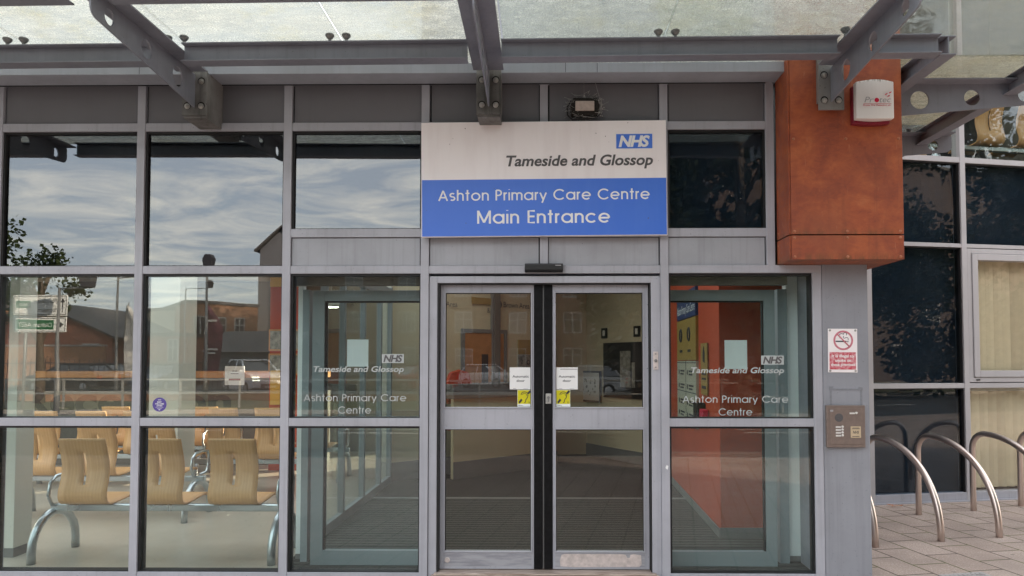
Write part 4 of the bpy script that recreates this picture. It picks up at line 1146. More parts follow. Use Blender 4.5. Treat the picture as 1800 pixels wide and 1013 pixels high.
for i in range(5):
    c = Vector((3.96 + rr.uniform(-0.07, 0.12), 2.72 + rr.uniform(-0.04, 0.03), 0.012)); a = rr.uniform(0, 6.3)
    m.add([c + Vector((0.035*math.cos(a), 0.035*math.sin(a), rr.uniform(0, 0.02))), c + Vector((0.016*math.cos(a+1.6), 0.016*math.sin(a+1.6), 0.004)), c + Vector((-0.035*math.cos(a), -0.035*math.sin(a), rr.uniform(0, 0.02))), c - Vector((0.016*math.cos(a+1.6), 0.016*math.sin(a+1.6), -0.004))], [(0, 1, 2, 3)])
tag(m.build('fallen_leaves', 'leaf_dry'), 'dry brown leaves caught against the wing', 'leaves', kind='stuff')

# ------------------------------------------------------------------ interior
struct('waiting_room_floor', 'vinyl_floor', MB().box(-10, -2.03, 0.13, 9.0, 0.0, 0.006))
struct('vestibule_mat', 'entrance_matting', MB().box(-2.03, 2.09, 0.16, 3.1, 0.0, 0.008))
struct('corridor_floor', 'dark_carpet', MB().box(-2.03, 4.5, 3.1, 9.0, 0.0, 0.007))
struct('mat_edge', 'skirting_grey', MB().box(-2.0, 2.0, 3.06, 3.16, 0.007, 0.012))
def wall(name, mat, p, q, z0, z1, t=0.1):
    p, q = Vector((*p, 0)), Vector((*q, 0)); d = (q - p).normalized(); n = Vector((-d.y, d.x, 0)) * t
    m = MB(); c = [p, q, q + n, p + n]
    m.add([Vector((v.x, v.y, z0)) for v in c] + [Vector((v.x, v.y, z1)) for v in c], [(0,3,2,1),(4,5,6,7),(0,1,5,4),(1,2,6,5),(2,3,7,6),(3,0,4,7)])
    return struct(name, mat, m)
wall('wall_back', 'dark_wall', (-10, 7.4), (-2.1, 7.4), 0, 3.9)
struct('ceiling', 'ceiling_white', MB().box(-10, -2.1, 3.7, 7.4, 3.05, 3.15))  # slab added over the back only, to dim that end of the room
wall('wall_side', 'white_wall', (-10, 0.2), (-10, 7.4), 0, 3.9)
# cream wall running back to the right behind the left door
cw = [(-2.04, 4.20), (-0.62, 5.50), (0.0, 6.02)]
wall('wall_cream', 'cream_wall', cw[0], cw[2], 0.26, 3.4)
def sk(p, q, name='skirting', h=0.26):
    p, q = Vector((*p, 0)), Vector((*q, 0)); d = (q - p).normalized(); n = Vector((d.y, -d.x, 0)) * 0.02
    m = MB(); c = [p + n, q + n, q + Vector((-d.y, d.x, 0))*0.1, p + Vector((-d.y, d.x, 0))*0.1]
    m.add([Vector((v.x, v.y, 0)) for v in c] + [Vector((v.x, v.y, h)) for v in c], [(0,3,2,1),(4,5,6,7),(0,1,5,4),(1,2,6,5),(2,3,7,6),(3,0,4,7)])
    return struct(name, 'skirting_grey', m)
sk(cw[0], cw[2])
wall('wall_cream_far', 'cream_wall', (0.05, 6.95), (0.82, 7.10), 0.0, 3.4)
wall('wall_right', 'cream_wall', (0.82, 7.10), (1.80, 5.45), 0.20, 3.4)
sk((0.82, 7.10), (1.80, 5.45), h=0.20)
struct('lobby_shade_slab', 'ceiling_white', MB().box(-2.0, 2.25, 4.7, 9.0, 3.42, 3.5).box(0.5, 2.25, 1.75, 4.695, 3.42, 3.5))  # partial slabs added to dim the lobby and the red side wall
wall('wall_corridor', 'dark_wall', (0.0, 6.02), (0.05, 7.0), 0, 3.4)
wall('wall_red', 'red_wall', (1.80, 5.45), (1.655, 1.25), 0.0, 3.4, 0.1)
struct('wall_red_end', 'red_wall', MB().box(1.65, 2.6, 1.25, 1.30, 0.10, 3.4))
struct('skirting_red', 'skirting_grey', MB().box(1.64, 2.6, 1.235, 1.248, 0.0, 0.105))
wall('skirting_red_side', 'skirting_grey', (1.785, 5.4), (1.636, 1.25), 0.0, 0.09, 0.012)
struct('header', 'dark_wall', MB().box(-1.99, 1.90, 0.16, 0.24, 2.205, 2.335).box(-1.99, 1.82, 0.24, 0.34, 2.24, 2.60))
dj = thing('dark_upright', 'dark upright strip against the cream wall beyond the left door', 'door jamb', (-0.66, 5.40, 0), R(42))  # dark upright with a paler strip along one edge
MB().box(-0.055, 0.055, -0.05, 0.05, 0, 3.0).build('post', 'dark_wall', dj, 0.004); MB().box(-0.085, -0.057, -0.035, 0.02, 0.26, 3.0).build('edge_strip', 'pole_grey', dj)
a_cw = math.atan2(cw[2][1] - cw[0][1], cw[2][0] - cw[0][0])
def on_wall(p, q, s, off=0.03):
    p, q = Vector((*p, 0)), Vector((*q, 0)); d = (q - p).normalized(); n = Vector((d.y, -d.x, 0))
    return p + d*s + n*off
wd = thing('wooden_door', 'orange brown wooden door with a narrow vision panel in the cream wall', 'door', on_wall(cw[0], cw[2], 1.62), a_cw)
MB().box(-0.36, 0.36, 0.0, 0.04, 0.0, 2.03).build('leaf', 'door_wood', wd, 0.003)
MB().box(-0.42, -0.37, -0.01, 0.05, 0, 2.09).box(0.37, 0.42, -0.01, 0.05, 0, 2.09).box(-0.37, 0.37, -0.01, 0.05, 2.035, 2.09).build('architrave', 'skirting_grey', wd)
MB().box(-0.06, 0.06, -0.004, 0.0, 1.05, 1.72).build('vision_panel', 'black_board', wd); MB().cyl((-0.34, -0.05, 1.02), (-0.24, -0.05, 1.02), 0.01).build('handle', 'galv', wd)
wf = thing('wall_directory', 'cream directory panel with a yellow top on the cream wall', 'sign', on_wall(cw[0], cw[2], 2.42), a_cw)
MB().box(-0.15, 0.15, 0.0, 0.02, 1.38, 1.72).build('lower_panel', 'print_dim', wf); MB().box(-0.15, 0.15, 0.0, 0.02, 1.725, 1.95).build('yellow_panel', 'gold_yellow', wf)
m = MB(); pf = lambda u, v: (u, -0.002, v)
for z in (1.45, 1.60):
    m.tube([(0.05 + 0.03*math.cos(R(a)), -0.002, z + 0.03*math.sin(R(a))) for a in range(0, 360, 30)], 0.007, 6, closed=True)
put_text(m, '2', -0.10, -0.06, 1.58, 0.06, pf); put_text(m, '1', -0.09, -0.07, 1.43, 0.06, pf)
m.build('lettering', 'ink', wf, fixn=False)
ws = thing('wall_lettering', 'dark lettering and ring naming the Brown Area high on the cream wall', 'lettering', on_wall(cw[0], cw[2], 2.15, 0.012), a_cw)
m = MB(); put_text(m, 'Brown Area', -0.16, 0.36, 2.44, 0.085, lambda u, v: (u, 0, v)); m.build('words', 'ink_grey', ws, fixn=False)
MB().tube([(-0.27 + 0.055*math.cos(R(a)), 0, 2.475 + 0.055*math.sin(R(a))) for a in range(0, 360, 20)], 0.018, 8, closed=True).build('ring', 'ink_grey', ws)
wy = thing('wall_plaque', 'yellow plaque above the wooden door with Area and Car lettering', 'sign', on_wall(cw[0], cw[2], 1.55, 0.02), a_cw)
MB().box(-0.16, 0.30, 0, 0.015, 2.46, 2.56).build('plaque', 'gold_yellow', wy)
m = MB(); put_text(m, '& Car', 0.12, 0.34, 2.34, 0.075, lambda u, v: (u, 0.002, v)); put_text(m, 'Area', -0.62, -0.42, 2.40, 0.075, lambda u, v: (u, 0.002, v)); m.build('lettering', 'ink_grey', wy, fixn=False)
lc = thing('lobby_counter', 'low cream lobby counter with a thick grey top below the wooden door', 'counter', on_wall(cw[0], cw[2], 1.75, 0.40), a_cw)
MB().box(-0.95, 0.98, 0.0, 0.06, 0.0, 1.10).build('front', 'cream_wall', lc); MB().box(-0.98, 1.0, -0.04, 0.34, 1.10, 1.30).build('top', 'skirting_grey', lc, 0.006); MB().box(-0.95, 0.98, -0.012, 0.0, 0.0, 0.24).build('skirting', 'skirting_grey', lc)
for s_, lb in ((1.02, 'red office chair showing its back over the counter, left of the wooden door'), (2.32, 'red office chair showing its back over the counter, right of the wooden door')):
    o = thing('office_chair', lb, 'chair', on_wall(cw[0], cw[2], s_, 0.20), a_cw)
    MB().prism([(-0.20, 1.02), (0.20, 1.02), (0.22, 1.30), (0.16, 1.46), (0.0, 1.50), (-0.16, 1.46), (-0.22, 1.30)], lambda u, v, w: (u, w, v), -0.04, 0.02).build('backrest', 'red_wall', o, 0.02)
    MB().box(-0.22, 0.22, -0.17, 0.06, 0.66, 0.73).build('seat', 'red_wall', o, 0.02); MB().cyl((0, -0.05, 0.06), (0, -0.05, 0.66), 0.03).box(-0.22, 0.22, -0.08, -0.02, 0.02, 0.06).box(-0.03, 0.03, -0.02, 0.03, 0.70, 1.05).build('base', 'black_board', o)
# things on the cream wall to the right
p_, q_ = (0.82, 7.10), (1.80, 5.45); aw = math.atan2(q_[1] - p_[1], q_[0] - p_[0])
nb = thing('notice_board', 'large black notice board with pinned sheets on the cream wall behind the right door', 'notice board', on_wall(p_, q_, 1.15), aw)
MB().box(-0.62, 0.70, 0, 0.04, 1.02, 1.92).build('board', 'black_board', nb, 0.004)
m = MB().box(-0.15, 0.12, -0.005, 0, 1.20, 1.78).box(0.15, 0.23, -0.005, 0, 1.20, 1.60); m.build('pinned_sheet', 'print_dim', nb)
pf_ = thing('framed_picture', 'thin black framed picture hanging low beside the notice board', 'picture', on_wall(p_, q_, 0.15, 0.06), aw)
MB().box(-0.30, 0.30, 0.002, 0.02, 0.95, 1.42).build('print', 'white_wall', pf_)
MB().box(-0.33, -0.30, 0, 0.03, 0.92, 1.45).box(0.30, 0.33, 0, 0.03, 0.92, 1.45).box(-0.30, 0.30, 0, 0.03, 0.92, 0.95).box(-0.30, 0.30, 0, 0.03, 1.42, 1.45).build('frame', 'black_board', pf_)
rr = random.Random(5); m = MB()
for i in range(26): m.lathe((rr.uniform(-0.2, 0.2), 0.001, 1.18 + rr.uniform(-0.14, 0.14)), (0, -1, 0), [(rr.uniform(0.01, 0.03), 0), (0.004, 0.002)], 6)
m.build('image', 'print_dim', pf_)
for s_, z_, lb in ((0.55, 2.06, 'small black wall plate on the cream wall, left of a matching one'), (1.42, 2.06, 'small black wall plate above the black notice board')):
    o = thing('wall_plate', lb, 'wall plate', on_wall(p_, q_, s_) + Vector((0, 0, z_ - 0.06)), aw)
    MB().box(-0.075, 0.075, 0, 0.02, 0, 0.17).build('frame', 'black_board', o); MB().box(-0.03, 0.03, -0.004, 0, 0.04, 0.13).build('symbol', 'white_wall', o)
# directory board on the red wall
rp, rq = (1.80, 5.45), (1.655, 1.25); ar = math.atan2(rq[1] - rp[1], rq[0] - rp[0])
db = thing('directory_board', 'tall directory board on the red wall with blue, yellow and white bands', 'sign', on_wall(rp, rq, 2.55, 0.03), ar)
MB().box(-0.62, 0.62, 0, 0.03, 0.90, 1.62).build('white_band', 'board_cream', db); MB().box(-0.62, 0.62, 0, 0.03, 1.63, 2.10).build('yellow_band', 'gold_yellow', db)
MB().box(-0.62, 0.62, 0, 0.03, 2.11, 2.42).build('blue_band', 'navy', db); MB().box(-0.62, 0.62, 0, 0.03, 2.62, 2.80).build('top_plate', 'white_wall', db)
m = MB(); pf2 = lambda u, v: (u, -0.003, v)
put_text(m, 'Ashton Primary Care Centre', -0.58, 0.58, 2.17, 0.10, pf2); m.build('lettering', 'sign_white_letters', db, fixn=False)
m = MB()
for i, z in enumerate((1.46, 1.30, 1.12, 0.98)):
    for x in (-0.52, 0.05):
        m.lathe((x + 0.05, -0.001, z + 0.03), (0, -1, 0), [(0.03, 0), (0.03, 0.002)], 12).box(x + 0.14, x + 0.42, -0.003, 0, z + 0.035, z + 0.055).box(x + 0.14, x + 0.36, -0.003, 0, z, z + 0.018)
for x in (-0.32, 0.22): m.tube([(x + 0.07*math.cos(R(a)), -0.002, 1.92 + 0.07*math.sin(R(a))) for a in range(0, 360, 20)], 0.012, 6, closed=True).box(x - 0.09, x + 0.09, -0.003, 0, 1.72, 1.75).box(x - 0.012, x + 0.012, -0.003, 0, 1.88, 1.96)
for z in (1.27, 1.60): m.box(-0.62, 0.62, -0.003, 0, z - 0.004, z + 0.004)
m.box(-0.004, 0.004, -0.003, 0, 0.9, 1.62)
m.build('entries', 'ink', db, fixn=False)
ys = thing('yellow_notice', 'narrow yellow notice with a dark arrow on the red wall', 'notice', on_wall(rp, rq, 3.55, 0.02), ar)
MB().box(-0.16, 0.16, 0, 0.01, 1.28, 1.80).build('sheet', 'gold_yellow', ys)
MB().prism([(-0.04, 1.62), (0.04, 1.60), (0.05, 1.70), (0.0, 1.77), (-0.04, 1.70)], lambda u, v, w: (u, w, v), -0.004, 0).box(-0.1, 0.1, -0.004, 0, 1.48, 1.50).box(-0.1, 0.1, -0.004, 0, 1.43, 1.45).box(-0.1, 0.1, -0.004, 0, 1.34, 1.37).build('symbol', 'ink', ys)
gd = thing('gel_dispenser', 'small black hand gel dispenser low on the red wall', 'dispenser', on_wall(rp, rq, 3.45, 0.04), ar)
MB().box(-0.09, 0.09, -0.06, 0.04, 1.00, 1.20).build('case', 'black_board', gd, 0.02); MB().box(0.10, 0.26, -0.03, 0.03, 1.00, 1.14).build('drip_tray', 'logo_red', gd, 0.01)

# inner glazed screens just behind the front
def screen(name, lab, x0, x1, g0, g1, y):
    o = thing(name, lab, 'glass screen', ((x0+x1)/2, y, 0)); c = (x0 + x1)/2
    m = MB().box(x0-c, g0-c, 0, 0.06, 0.008, 2.185).box(g1-c, x1-c, 0, 0.06, 0.008, 2.185).box(g0-c, g1-c, 0, 0.06, 2.10, 2.185).box(g0-c, g1-c, 0, 0.06, 0.008, 0.122)
    f = m.build('frame', 'teal_frame', o, 0.002)
    MB().box(g0-c, g0-c+0.012, 0.015, 0.05, 0.122, 2.10).box(g1-c-0.012, g1-c, 0.015, 0.05, 0.122, 2.10).box(g0-c+0.012, g1-c-0.012, 0.015, 0.05, 2.088, 2.10).build('gasket', 'rubber', f)
    MB().box(g0-c, g1-c, 0.028, 0.034, 0.122, 2.10).build('pane', 'glass_inner', o)
    return o
screen('inner_screen', 'inner glass screen in a grey frame behind the window left of the doors', -1.815, -0.80, -1.718, -0.862, 0.36)
screen('inner_screen', 'inner glass screen in a grey frame behind the window right of the doors', 0.86, 1.868, 0.93, 1.782, 0.36)
for x0, x1, z0, z1, lab in ((-1.543, -1.372, 1.575, 1.792, 'pale blank sheet of paper on the screen left of the doors'), (1.475, 1.653, 1.556, 1.786, 'pale blank sheet of paper on the screen right of the doors')):
    tag(box('paper_sheet', 'paper_tint', None, x0, x1, 0.3845, 0.3865, z0, z1), lab, 'paper')
def upright(lab, x0, x1, y0, y1, mat='white_post'):
    o = thing('upright_post', lab, 'post', ((x0+x1)/2, (y0+y1)/2, 0)); a, b = (x1-x0)/2, (y1-y0)/2
    MB().box(-a, a, -b, b, 0.05, 2.33).build('shaft', mat, o, 0.003); MB().box(-a, a, -b, b, 0.0, 0.05).build('foot', 'skirting_grey', o)
upright('narrow white upright post behind the left edge of the window beside the doors', -1.990, -1.940, 0.53, 0.58)
upright('wide white upright post behind the right edge of the window beside the pier', 2.008, 2.140, 0.51, 0.60)
struct('partition_left', 'teal_frame', MB().box(-1.925, -1.87, 0.45, 0.60, 0.0, 2.2).box(1.92, 1.995, 0.45, 0.60, 0.0, 2.2))
vs_ = thing('vestibule_screen', 'grey framed glass screen running back along the left of the lobby', 'glass screen', (-2.0, 1.25, 0))
m = MB()
for y in (0.0, 0.62, 1.45, 2.28, 2.88): m.box(-0.03, 0.03, y, y + 0.06, 0.0, 2.60)
m.box(-0.028, 0.028, 0.06, 2.88, 0.0, 0.10).box(-0.028, 0.028, 0.06, 2.88, 2.45, 2.58)
m.build('frame', 'teal_frame', vs_, 0.002)
for a, b in ((0.06, 0.62), (0.68, 1.45), (1.51, 2.28), (2.34, 2.88)): MB().box(-0.004, 0.004, a, b, 0.10, 2.45).build('pane', 'glass_inner', vs_)
struct('lobby_pillar', 'white_wall', MB().box(-2.15, -1.98, 4.14, 4.30, 0, 3.4))
lamp = thing('ceiling_lamp', 'small lit round ceiling lamp inside beyond the left screen', 'lamp', (-2.55, 3.35, 2.28))
MB().lathe((0, 0, 0), (0, 0, 1), [(0.10, 0), (0.12, 0.02), (0.12, 0.05)], 20).build('housing', 'white_wall', lamp); MB().lathe((0, 0, -0.006), (0, 0, 1), [(0.085, 0), (0.09, 0.005)], 20).build('lens', 'ceiling_lamp_lit', lamp)
MB().cyl((0, 0, 0.05), (0, 0, 1.4), 0.008).build('stem', 'galv', lamp)

# columns and walls of the waiting room
def pillar(lab, x0, x1, y0, y1, frame=False):
    o = thing('pillar', lab, 'pillar', ((x0+x1)/2, (y0+y1)/2, 0)); a, b = (x1-x0)/2, (y1-y0)/2
    MB().box(-a, a, -b, b, 0.08, 3.8).build('shaft', 'white_wall', o, 0.004); MB().box(-a-0.004, a+0.004, -b-0.004, b+0.004, 0.0, 0.08).build('plinth', 'skirting_grey', o)
pillar('white boxed pillar standing just inside the leftmost window', -4.43, -4.33, 0.56, 0.77)
pillar('cream pillar rising among the waiting room seats', -4.47, -4.10, 2.75, 3.15)
struct('wall_red_far', 'red_wall', MB().box(-4.00, -3.55, 5.2, 5.3, 0.0, 2.72))
struct('wall_yellow_far', 'yellow_wall', MB().box(-4.00, -3.55, 5.18, 5.30, 2.725, 3.04).box(-3.95, -3.6, 5.10, 5.18, 0.98, 1.48))
for i, (x, z, lb) in enumerate([(-3.90, 1.93, 'upper left'), (-3.66, 1.93, 'upper right'), (-3.90, 1.57, 'lower left'), (-3.66, 1.57, 'lower right')]):
    o = thing('framed_print', 'small framed print on the red wall, %s of a group of four' % lb, 'picture', (x, 5.19, z))
    MB().box(-0.105, 0.105, -0.02, 0, -0.16, 0.16).build('frame', 'counter_wood', o); MB().box(-0.085, 0.085, -0.024, -0.019, -0.135, 0.135).build('print', 'print_dim', o)
rc = thing('reception_counter', 'reception counter with a wooden ledge and big dark letters on its front', 'counter', (-5.6, 5.75, 0))
MB().box(-3.2, 2.2, 0, 0.5, 0, 1.15).build('front', 'counter_front', rc); MB().box(-3.2, 2.2, -0.12, 0.5, 1.36, 1.46).build('ledge', 'counter_wood', rc, 0.004); MB().box(-3.2, 2.2, 0.1, 0.2, 1.15, 1.36).build('riser', 'dark_wall', rc)
m = MB(); put_text(m, 'Reception', -2.56 + 0.05, 0.80, 0.80, 0.42, lambda u, v: (u, -0.004, v), bold=0.03); m.build('lettering', 'ink', rc, fixn=False)
wn_ = thing('white_notice', 'white notice with a red line on the reception screen', 'notice', (-4.69, 5.60, 1.40))
MB().box(-0.15, 0.15, 0, 0.008, -0.15, 0.14).build('sheet', 'paper', wn_); MB().box(-0.09, 0.09, -0.003, 0, -0.08, -0.05).build('red_line', 'alarm_red', wn_); MB().box(-0.06, 0.06, -0.003, 0, 0.02, 0.03).box(-0.04, 0.04, -0.003, 0, 0.06, 0.07).build('print', 'ink_grey', wn_)

# seats
def shell_seat():
    prof = [(-0.115, 0.985), (-0.088, 0.90), (-0.058, 0.80), (-0.050, 0.72), (-0.066, 0.63), (-0.088, 0.56), (-0.090, 0.505), (-0.066, 0.462), (-0.020, 0.444), (0.08, 0.446), (0.20, 0.456), (0.32, 0.466), (0.38, 0.462), (0.405, 0.442)]
    # refine
    P = []
    for i in range(len(prof) - 1):
        for k in range(3):
            t = k / 3; p0 = prof[max(i-1, 0)]; p1 = prof[i]; p2 = prof[i+1]; p3 = prof[min(i+2, len(prof)-1)]
            P.append(tuple(0.5*((2*p1[j]) + (-p0[j]+p2[j])*t + (2*p0[j]-5*p1[j]+4*p2[j]-p3[j])*t*t + (-p0[j]+3*p1[j]-3*p2[j]+p3[j])*t**3) for j in (0, 1)))
    P.append(prof[-1])
    xs = [-0.20, -0.14, -0.08, -0.0125, 0.0125, 0.08, 0.14, 0.20]
    n = len(xs); vs = []; 
    for (y, z) in P:
        tgrow = max(0.0, min(1.0, (z - 0.5) / 0.45)) if y < 0 else 0
        sx = 1.0 - 0.035 * tgrow
        for x in xs: vs.append((x * sx, y, z))
    fs = []
    for i in range(len(P) - 1):
        zc_ = (P[i][1] + P[i+1][1]) / 2
        for k in range(n - 1):
            if k == 3 and 0.61 < zc_ < 0.85 and P[i][0] < 0: continue
            a = i*n + k; fs.append((a, a + 1, a + n + 1, a + n))
    return MB().add(vs, fs, True)
seat_me = None
def seat(parent, x):
    global seat_me
    if seat_me is None:
        o = shell_seat().build('seat', 'plywood', parent, fixn=False); seat_me = o.data
    else:
        o = bpy.data.objects.new('seat', seat_me); COL.objects.link(o); o.parent = parent
    m = o.modifiers.new('thickness', 'SOLIDIFY'); m.thickness = 0.013; m.offset = 0
    o.location = (x, 0, 0); return o
def bench(name, lab, loc, rot, seats, x0, x1, arms, legs):
    t = thing(name, lab, 'bench seat', loc, rot, 'beam seating in the waiting room')
    MB().box(x0, x1, 0.0, 0.07, 0.375, 0.435).build('beam', 'tube_steel', t, 0.01)
    for x in seats: seat(t, x)
    for x in legs:
        p = [(x, -0.235, 0.0), (x, -0.235, 0.10)] + [(x, 0.035 - 0.27*math.cos(R(a)), 0.10 + 0.275*math.sin(R(a))) for a in range(15, 180, 15)] + [(x, 0.305, 0.10), (x, 0.305, 0.0)]
        MB().tube(p, 0.032, 14).build('leg', 'tube_steel', t)
    for x in arms:
        p = [(x, 0.035, 0.42), (x, -0.045, 0.44), (x, -0.09, 0.52), (x, -0.07, 0.62), (x, 0.0, 0.665), (x, 0.18, 0.675), (x, 0.27, 0.66), (x, 0.29, 0.60), (x, 0.28, 0.50), (x, 0.24, 0.44), (x, 0.10, 0.43)]
        MB().tube(p, 0.014, 10).build('armrest', 'tube_steel', t)
    return t
B1 = bench('bench_seating', 'front beam bench of three plywood seats with their backs to the window', (0, 0.60, 0), 0, (-3.735, -3.115, -2.505), -4.06, -2.05, (-4.015, -2.135), (-4.04, -2.125))
def b2(lab, dx_, y, rz=0.0): return dup(B1, (dx_, y, 0), rz, lab)
b2('plywood beam bench standing in the second row behind the front bench', -1.42, 2.05)
b2('plywood beam bench in the third row beside the cream pillar', -0.68, 3.30)
b2('plywood beam bench in the third row behind the left pillar', -2.55, 3.75)
b2('plywood beam bench at the back in front of the reception counter', -2.15, 4.65)
b2('plywood beam bench nearest the red wall at the back', -0.55, 4.42)
# seats in the first floor waiting area of the wing
dup(B1, (8.80, 4.42, 3.95), RW_A, 'plywood beam bench upstairs seen through the wing window over the cycle stands', 'beam seating upstairs in the wing')
dup(B1, (8.10, 5.90, 3.95), RW_A, 'plywood beam bench upstairs standing further back from the wing window', 'beam seating upstairs in the wing')

# ------------------------------------------------------------------ the street opposite (seen mirrored in the glass)
def R_(px_x, dist, px_y=None):
    """a point opposite the front: seen at that column of the mirror image, dist metres out from the glass"""
    return ((px_x - 948) * (5.3 + dist) / 1250.0, -dist)
def block(name, lab, cat, x0, x1, y0, y1, h, wall_mat, roof='flat', wins=(), win_w=1.0, win_h=1.4, gable=1.6, ridge='x', door_x=None, base=-0.14):
    o = thing(name, lab, cat, ((x0+x1)/2, y1, base)); hx = (x1-x0)/2; dp = y1 - y0
    MB().box(-hx, hx, -dp, 0, 0, h).build('wall', wall_mat, o)
    if roof == 'flat':
        MB().box(-hx-0.15, hx+0.15, -dp-0.15, 0.15, h, h+0.22).build('roof', 'roof_slate', o)
    elif ridge == 'x':
        m = MB().prism([(0.35, h-0.05), (-dp/2, h+gable), (-dp-0.35, h-0.05)], lambda u, v, w: (w, u, v), -hx-0.3, hx+0.3); m.build('roof', 'roof_slate', o)
    else:
        MB().prism([(-hx, h-0.01), (0, h+gable-0.15), (hx, h-0.01)], lambda u, v, w: (u, w, v), -dp, -0.002).build('gable_wall', wall_mat, o)
        m = MB()
        for a, b in (((-hx-0.4, h-0.22), (0, h+gable)), ((0, h+gable), (hx+0.4, h-0.22))):
            m.prism([a, b, (b[0], b[1]+0.15), (a[0], a[1]+0.15)], lambda u, v, w: (u, w, v), -dp-0.3, 0.35)
        m.build('roof', 'roof_slate', o)
    for x, z, *r in wins:
        w, hh = (r + [win_w, win_h])[:2] if r else (win_w, win_h)
        f = MB().box(x-w/2, x+w/2, -0.1, 0.03, z, z+0.07).box(x-w/2, x+w/2, -0.1, 0.03, z+hh-0.07, z+hh).box(x-w/2, x-w/2+0.07, -0.1, 0.03, z+0.07, z+hh-0.07).box(x+w/2-0.07, x+w/2, -0.1, 0.03, z+0.07, z+hh-0.07).box(x-0.04, x+0.04, -0.1, 0.025, z+0.07, z+hh-0.07).box(x-w/2+0.07, x+w/2-0.07, -0.1, 0.02, z+hh*0.62, z+hh*0.62+0.06).build('window', 'pvc_white', o)
        MB().box(x-w/2+0.07, x+w/2-0.07, -0.05, 0.012, z+0.07, z+hh-0.07).build('pane', 'far_pane', f)
    return o
# brown brick flats straight across
wn_list = [(-24 + 4.6*i, z) for i in range(11) for z in (1.2, 4.2, 7.2)]
block('brick_flats', 'long brown brick block of flats with white framed windows, right across the car park', 'building', -19.5, 27.0, -68, -55, 10.6, 'brick_brown', 'pitch', [(x, z) for x, z in wn_list if -22.5 < x < 22.5], 1.5, 1.7, 2.4)
block('gable_house', 'tall grey gabled house end beside the brick flats', 'building', -23.5, -19.6, -60, -54, 10.9, 'grey_cladding', 'pitch', (), gable=1.9, ridge='y')
# orange lit block and its pale neighbour
block('pale_block', 'flat roofed pale rendered block to the left of the flats', 'building', -31.5, -26.9, -60, -50, 5.6, 'render_cream', 'flat', [(-1.2, 2.6, 1.0, 1.2)])
bb = block('brick_block', 'orange brick two storey block with tall windows', 'building', -26.6, -21.4, -58, -48.5, 5.9, 'brick_orange', 'flat', [(-1.6, 0.8, 0.9, 4.2), (-0.3, 3.4, 1.0, 1.6), (1.2, 3.4, 0.8, 1.6), (-0.3, 0.8, 1.0, 1.6)])
bb.rotation_euler = (0, 0, R(-38))
block('tin_shed', 'low green grey shed with a sloping roof in front of the flats', 'shed', -17.8, -13.4, -38, -33, 2.2, 'grey_cladding', 'pitch', (), gable=1.2)
block('terrace_house', 'dark red brick gabled house far off at the left', 'building', -37.0, -27.4, -50, -40, 3.3, 'brick_red', 'pitch', [(3.4, 1.3, 1.1, 1.5)], gable=2.1, ridge='y')
block('brick_extension', 'low flat roofed brick extension beside the gabled house', 'building', -27.2, -23.2, -46, -41.5, 3.3, 'brick_red', 'flat', [(1.0, 1.6, 0.7, 1.5)])
block('corner_house', 'brick house at the far left end of the street', 'building', -52, -39, -52, -42, 5.5, 'brick_orange', 'pitch', [(-3, 1.2), (0, 1.2), (3, 1.2), (-3, 3.6), (3, 3.6)], gable=2.2)
block('corner_house', 'brick terrace far along the street to the right', 'building', 29, 60, -60, -50, 7.0, 'brick_red', 'pitch', [(-12 + 4*i, z) for i in range(7) for z in (1.0, 4.0)], gable=2.5)
yw = thing('yard_wall', 'sunlit low brick yard wall in front of the gabled house', 'wall', (-28.4, -34, -0.14)); MB().box(-4.2, 4.2, -0.12, 0.12, 0, 2.5).build('brickwork', 'brick_orange', yw); MB().box(-4.25, 4.25, -0.17, 0.17, 2.5, 2.6).build('coping', 'kerb_stone', yw)
yw2 = thing('boundary_wall', 'long low stone wall along the verge across the road', 'wall', (-6, -22.9, -0.05)); MB().box(-40, 40, -0.15, 0.15, 0, 0.35).build('stonework', 'brick_orange', yw2); MB().box(-40, 40, -0.19, 0.19, 0.35, 0.42).build('coping', 'kerb_stone', yw2)
# railings
fence = thing('railings', 'dark metal railings along the far edge of the car park', 'fence', (-14, -30, -0.10))
m = MB()
for i in range(160): m.box(-20 + i*0.25 - 0.012, -20 + i*0.25 + 0.012, -0.012, 0.012, 0.05, 1.75)
m.build('pales', 'ink', fence); MB().box(-20, 20, -0.02, 0.02, 0.2, 0.25).box(-20, 20, -0.02, 0.02, 1.5, 1.55).build('rail', 'ink', fence)
gr = thing('guard_rail', 'low grey guard rail beside the road', 'guard rail', (-14, -18.4, -0.02))
MB().box(-22, 22, -0.025, 0.025, 0.95, 1.01).box(-22, 22, -0.02, 0.02, 0.5, 0.55).build('rail', 'galv', gr)
m = MB()
for i in range(23): m.box(-22 + i*2 - 0.03, -22 + i*2 + 0.03, -0.03, 0.03, 0, 0.95)
m.build('posts', 'galv', gr)

# road direction sign
rs = thing('road_sign', 'white road direction sign with green patches on grey posts', 'road sign', (-16.7, -18.2, 0.28), PI)
fs_ = 1.22
def rsb(n, mt, x0, x1, z0, z1, y=0.0, t=0.03): return MB().box(x0, x1, y - t, y, z0, z1).build(n, mt, rs, 0.004)
rsb('upper_board', 'road_sign_white', -0.92, 0.92, 2.84, 3.52); rsb('lower_board', 'road_sign_white', -0.92, 0.92, 2.28, 2.80)
m = MB()
def fr(x0, x1, z0, z1):
    m.box(x0, x1, -0.034, -0.030, z1-0.02, z1).box(x0, x1, -0.034, -0.030, z0, z0+0.02).box(x0, x0+0.02, -0.034, -0.030, z0+0.02, z1-0.02).box(x1-0.02, x1, -0.034, -0.030, z0+0.02, z1-0.02)
fr(-0.89, 0.89, 2.87, 3.49); fr(-0.89, 0.89, 2.31, 2.77)
sf = lambda u, v: (u, -0.035, v)
put_text(m, 'Manchester', -0.55, 0.20, 3.25, 0.14, sf); put_text(m, 'Stockport', -0.55, 0.05, 2.97, 0.14, sf)
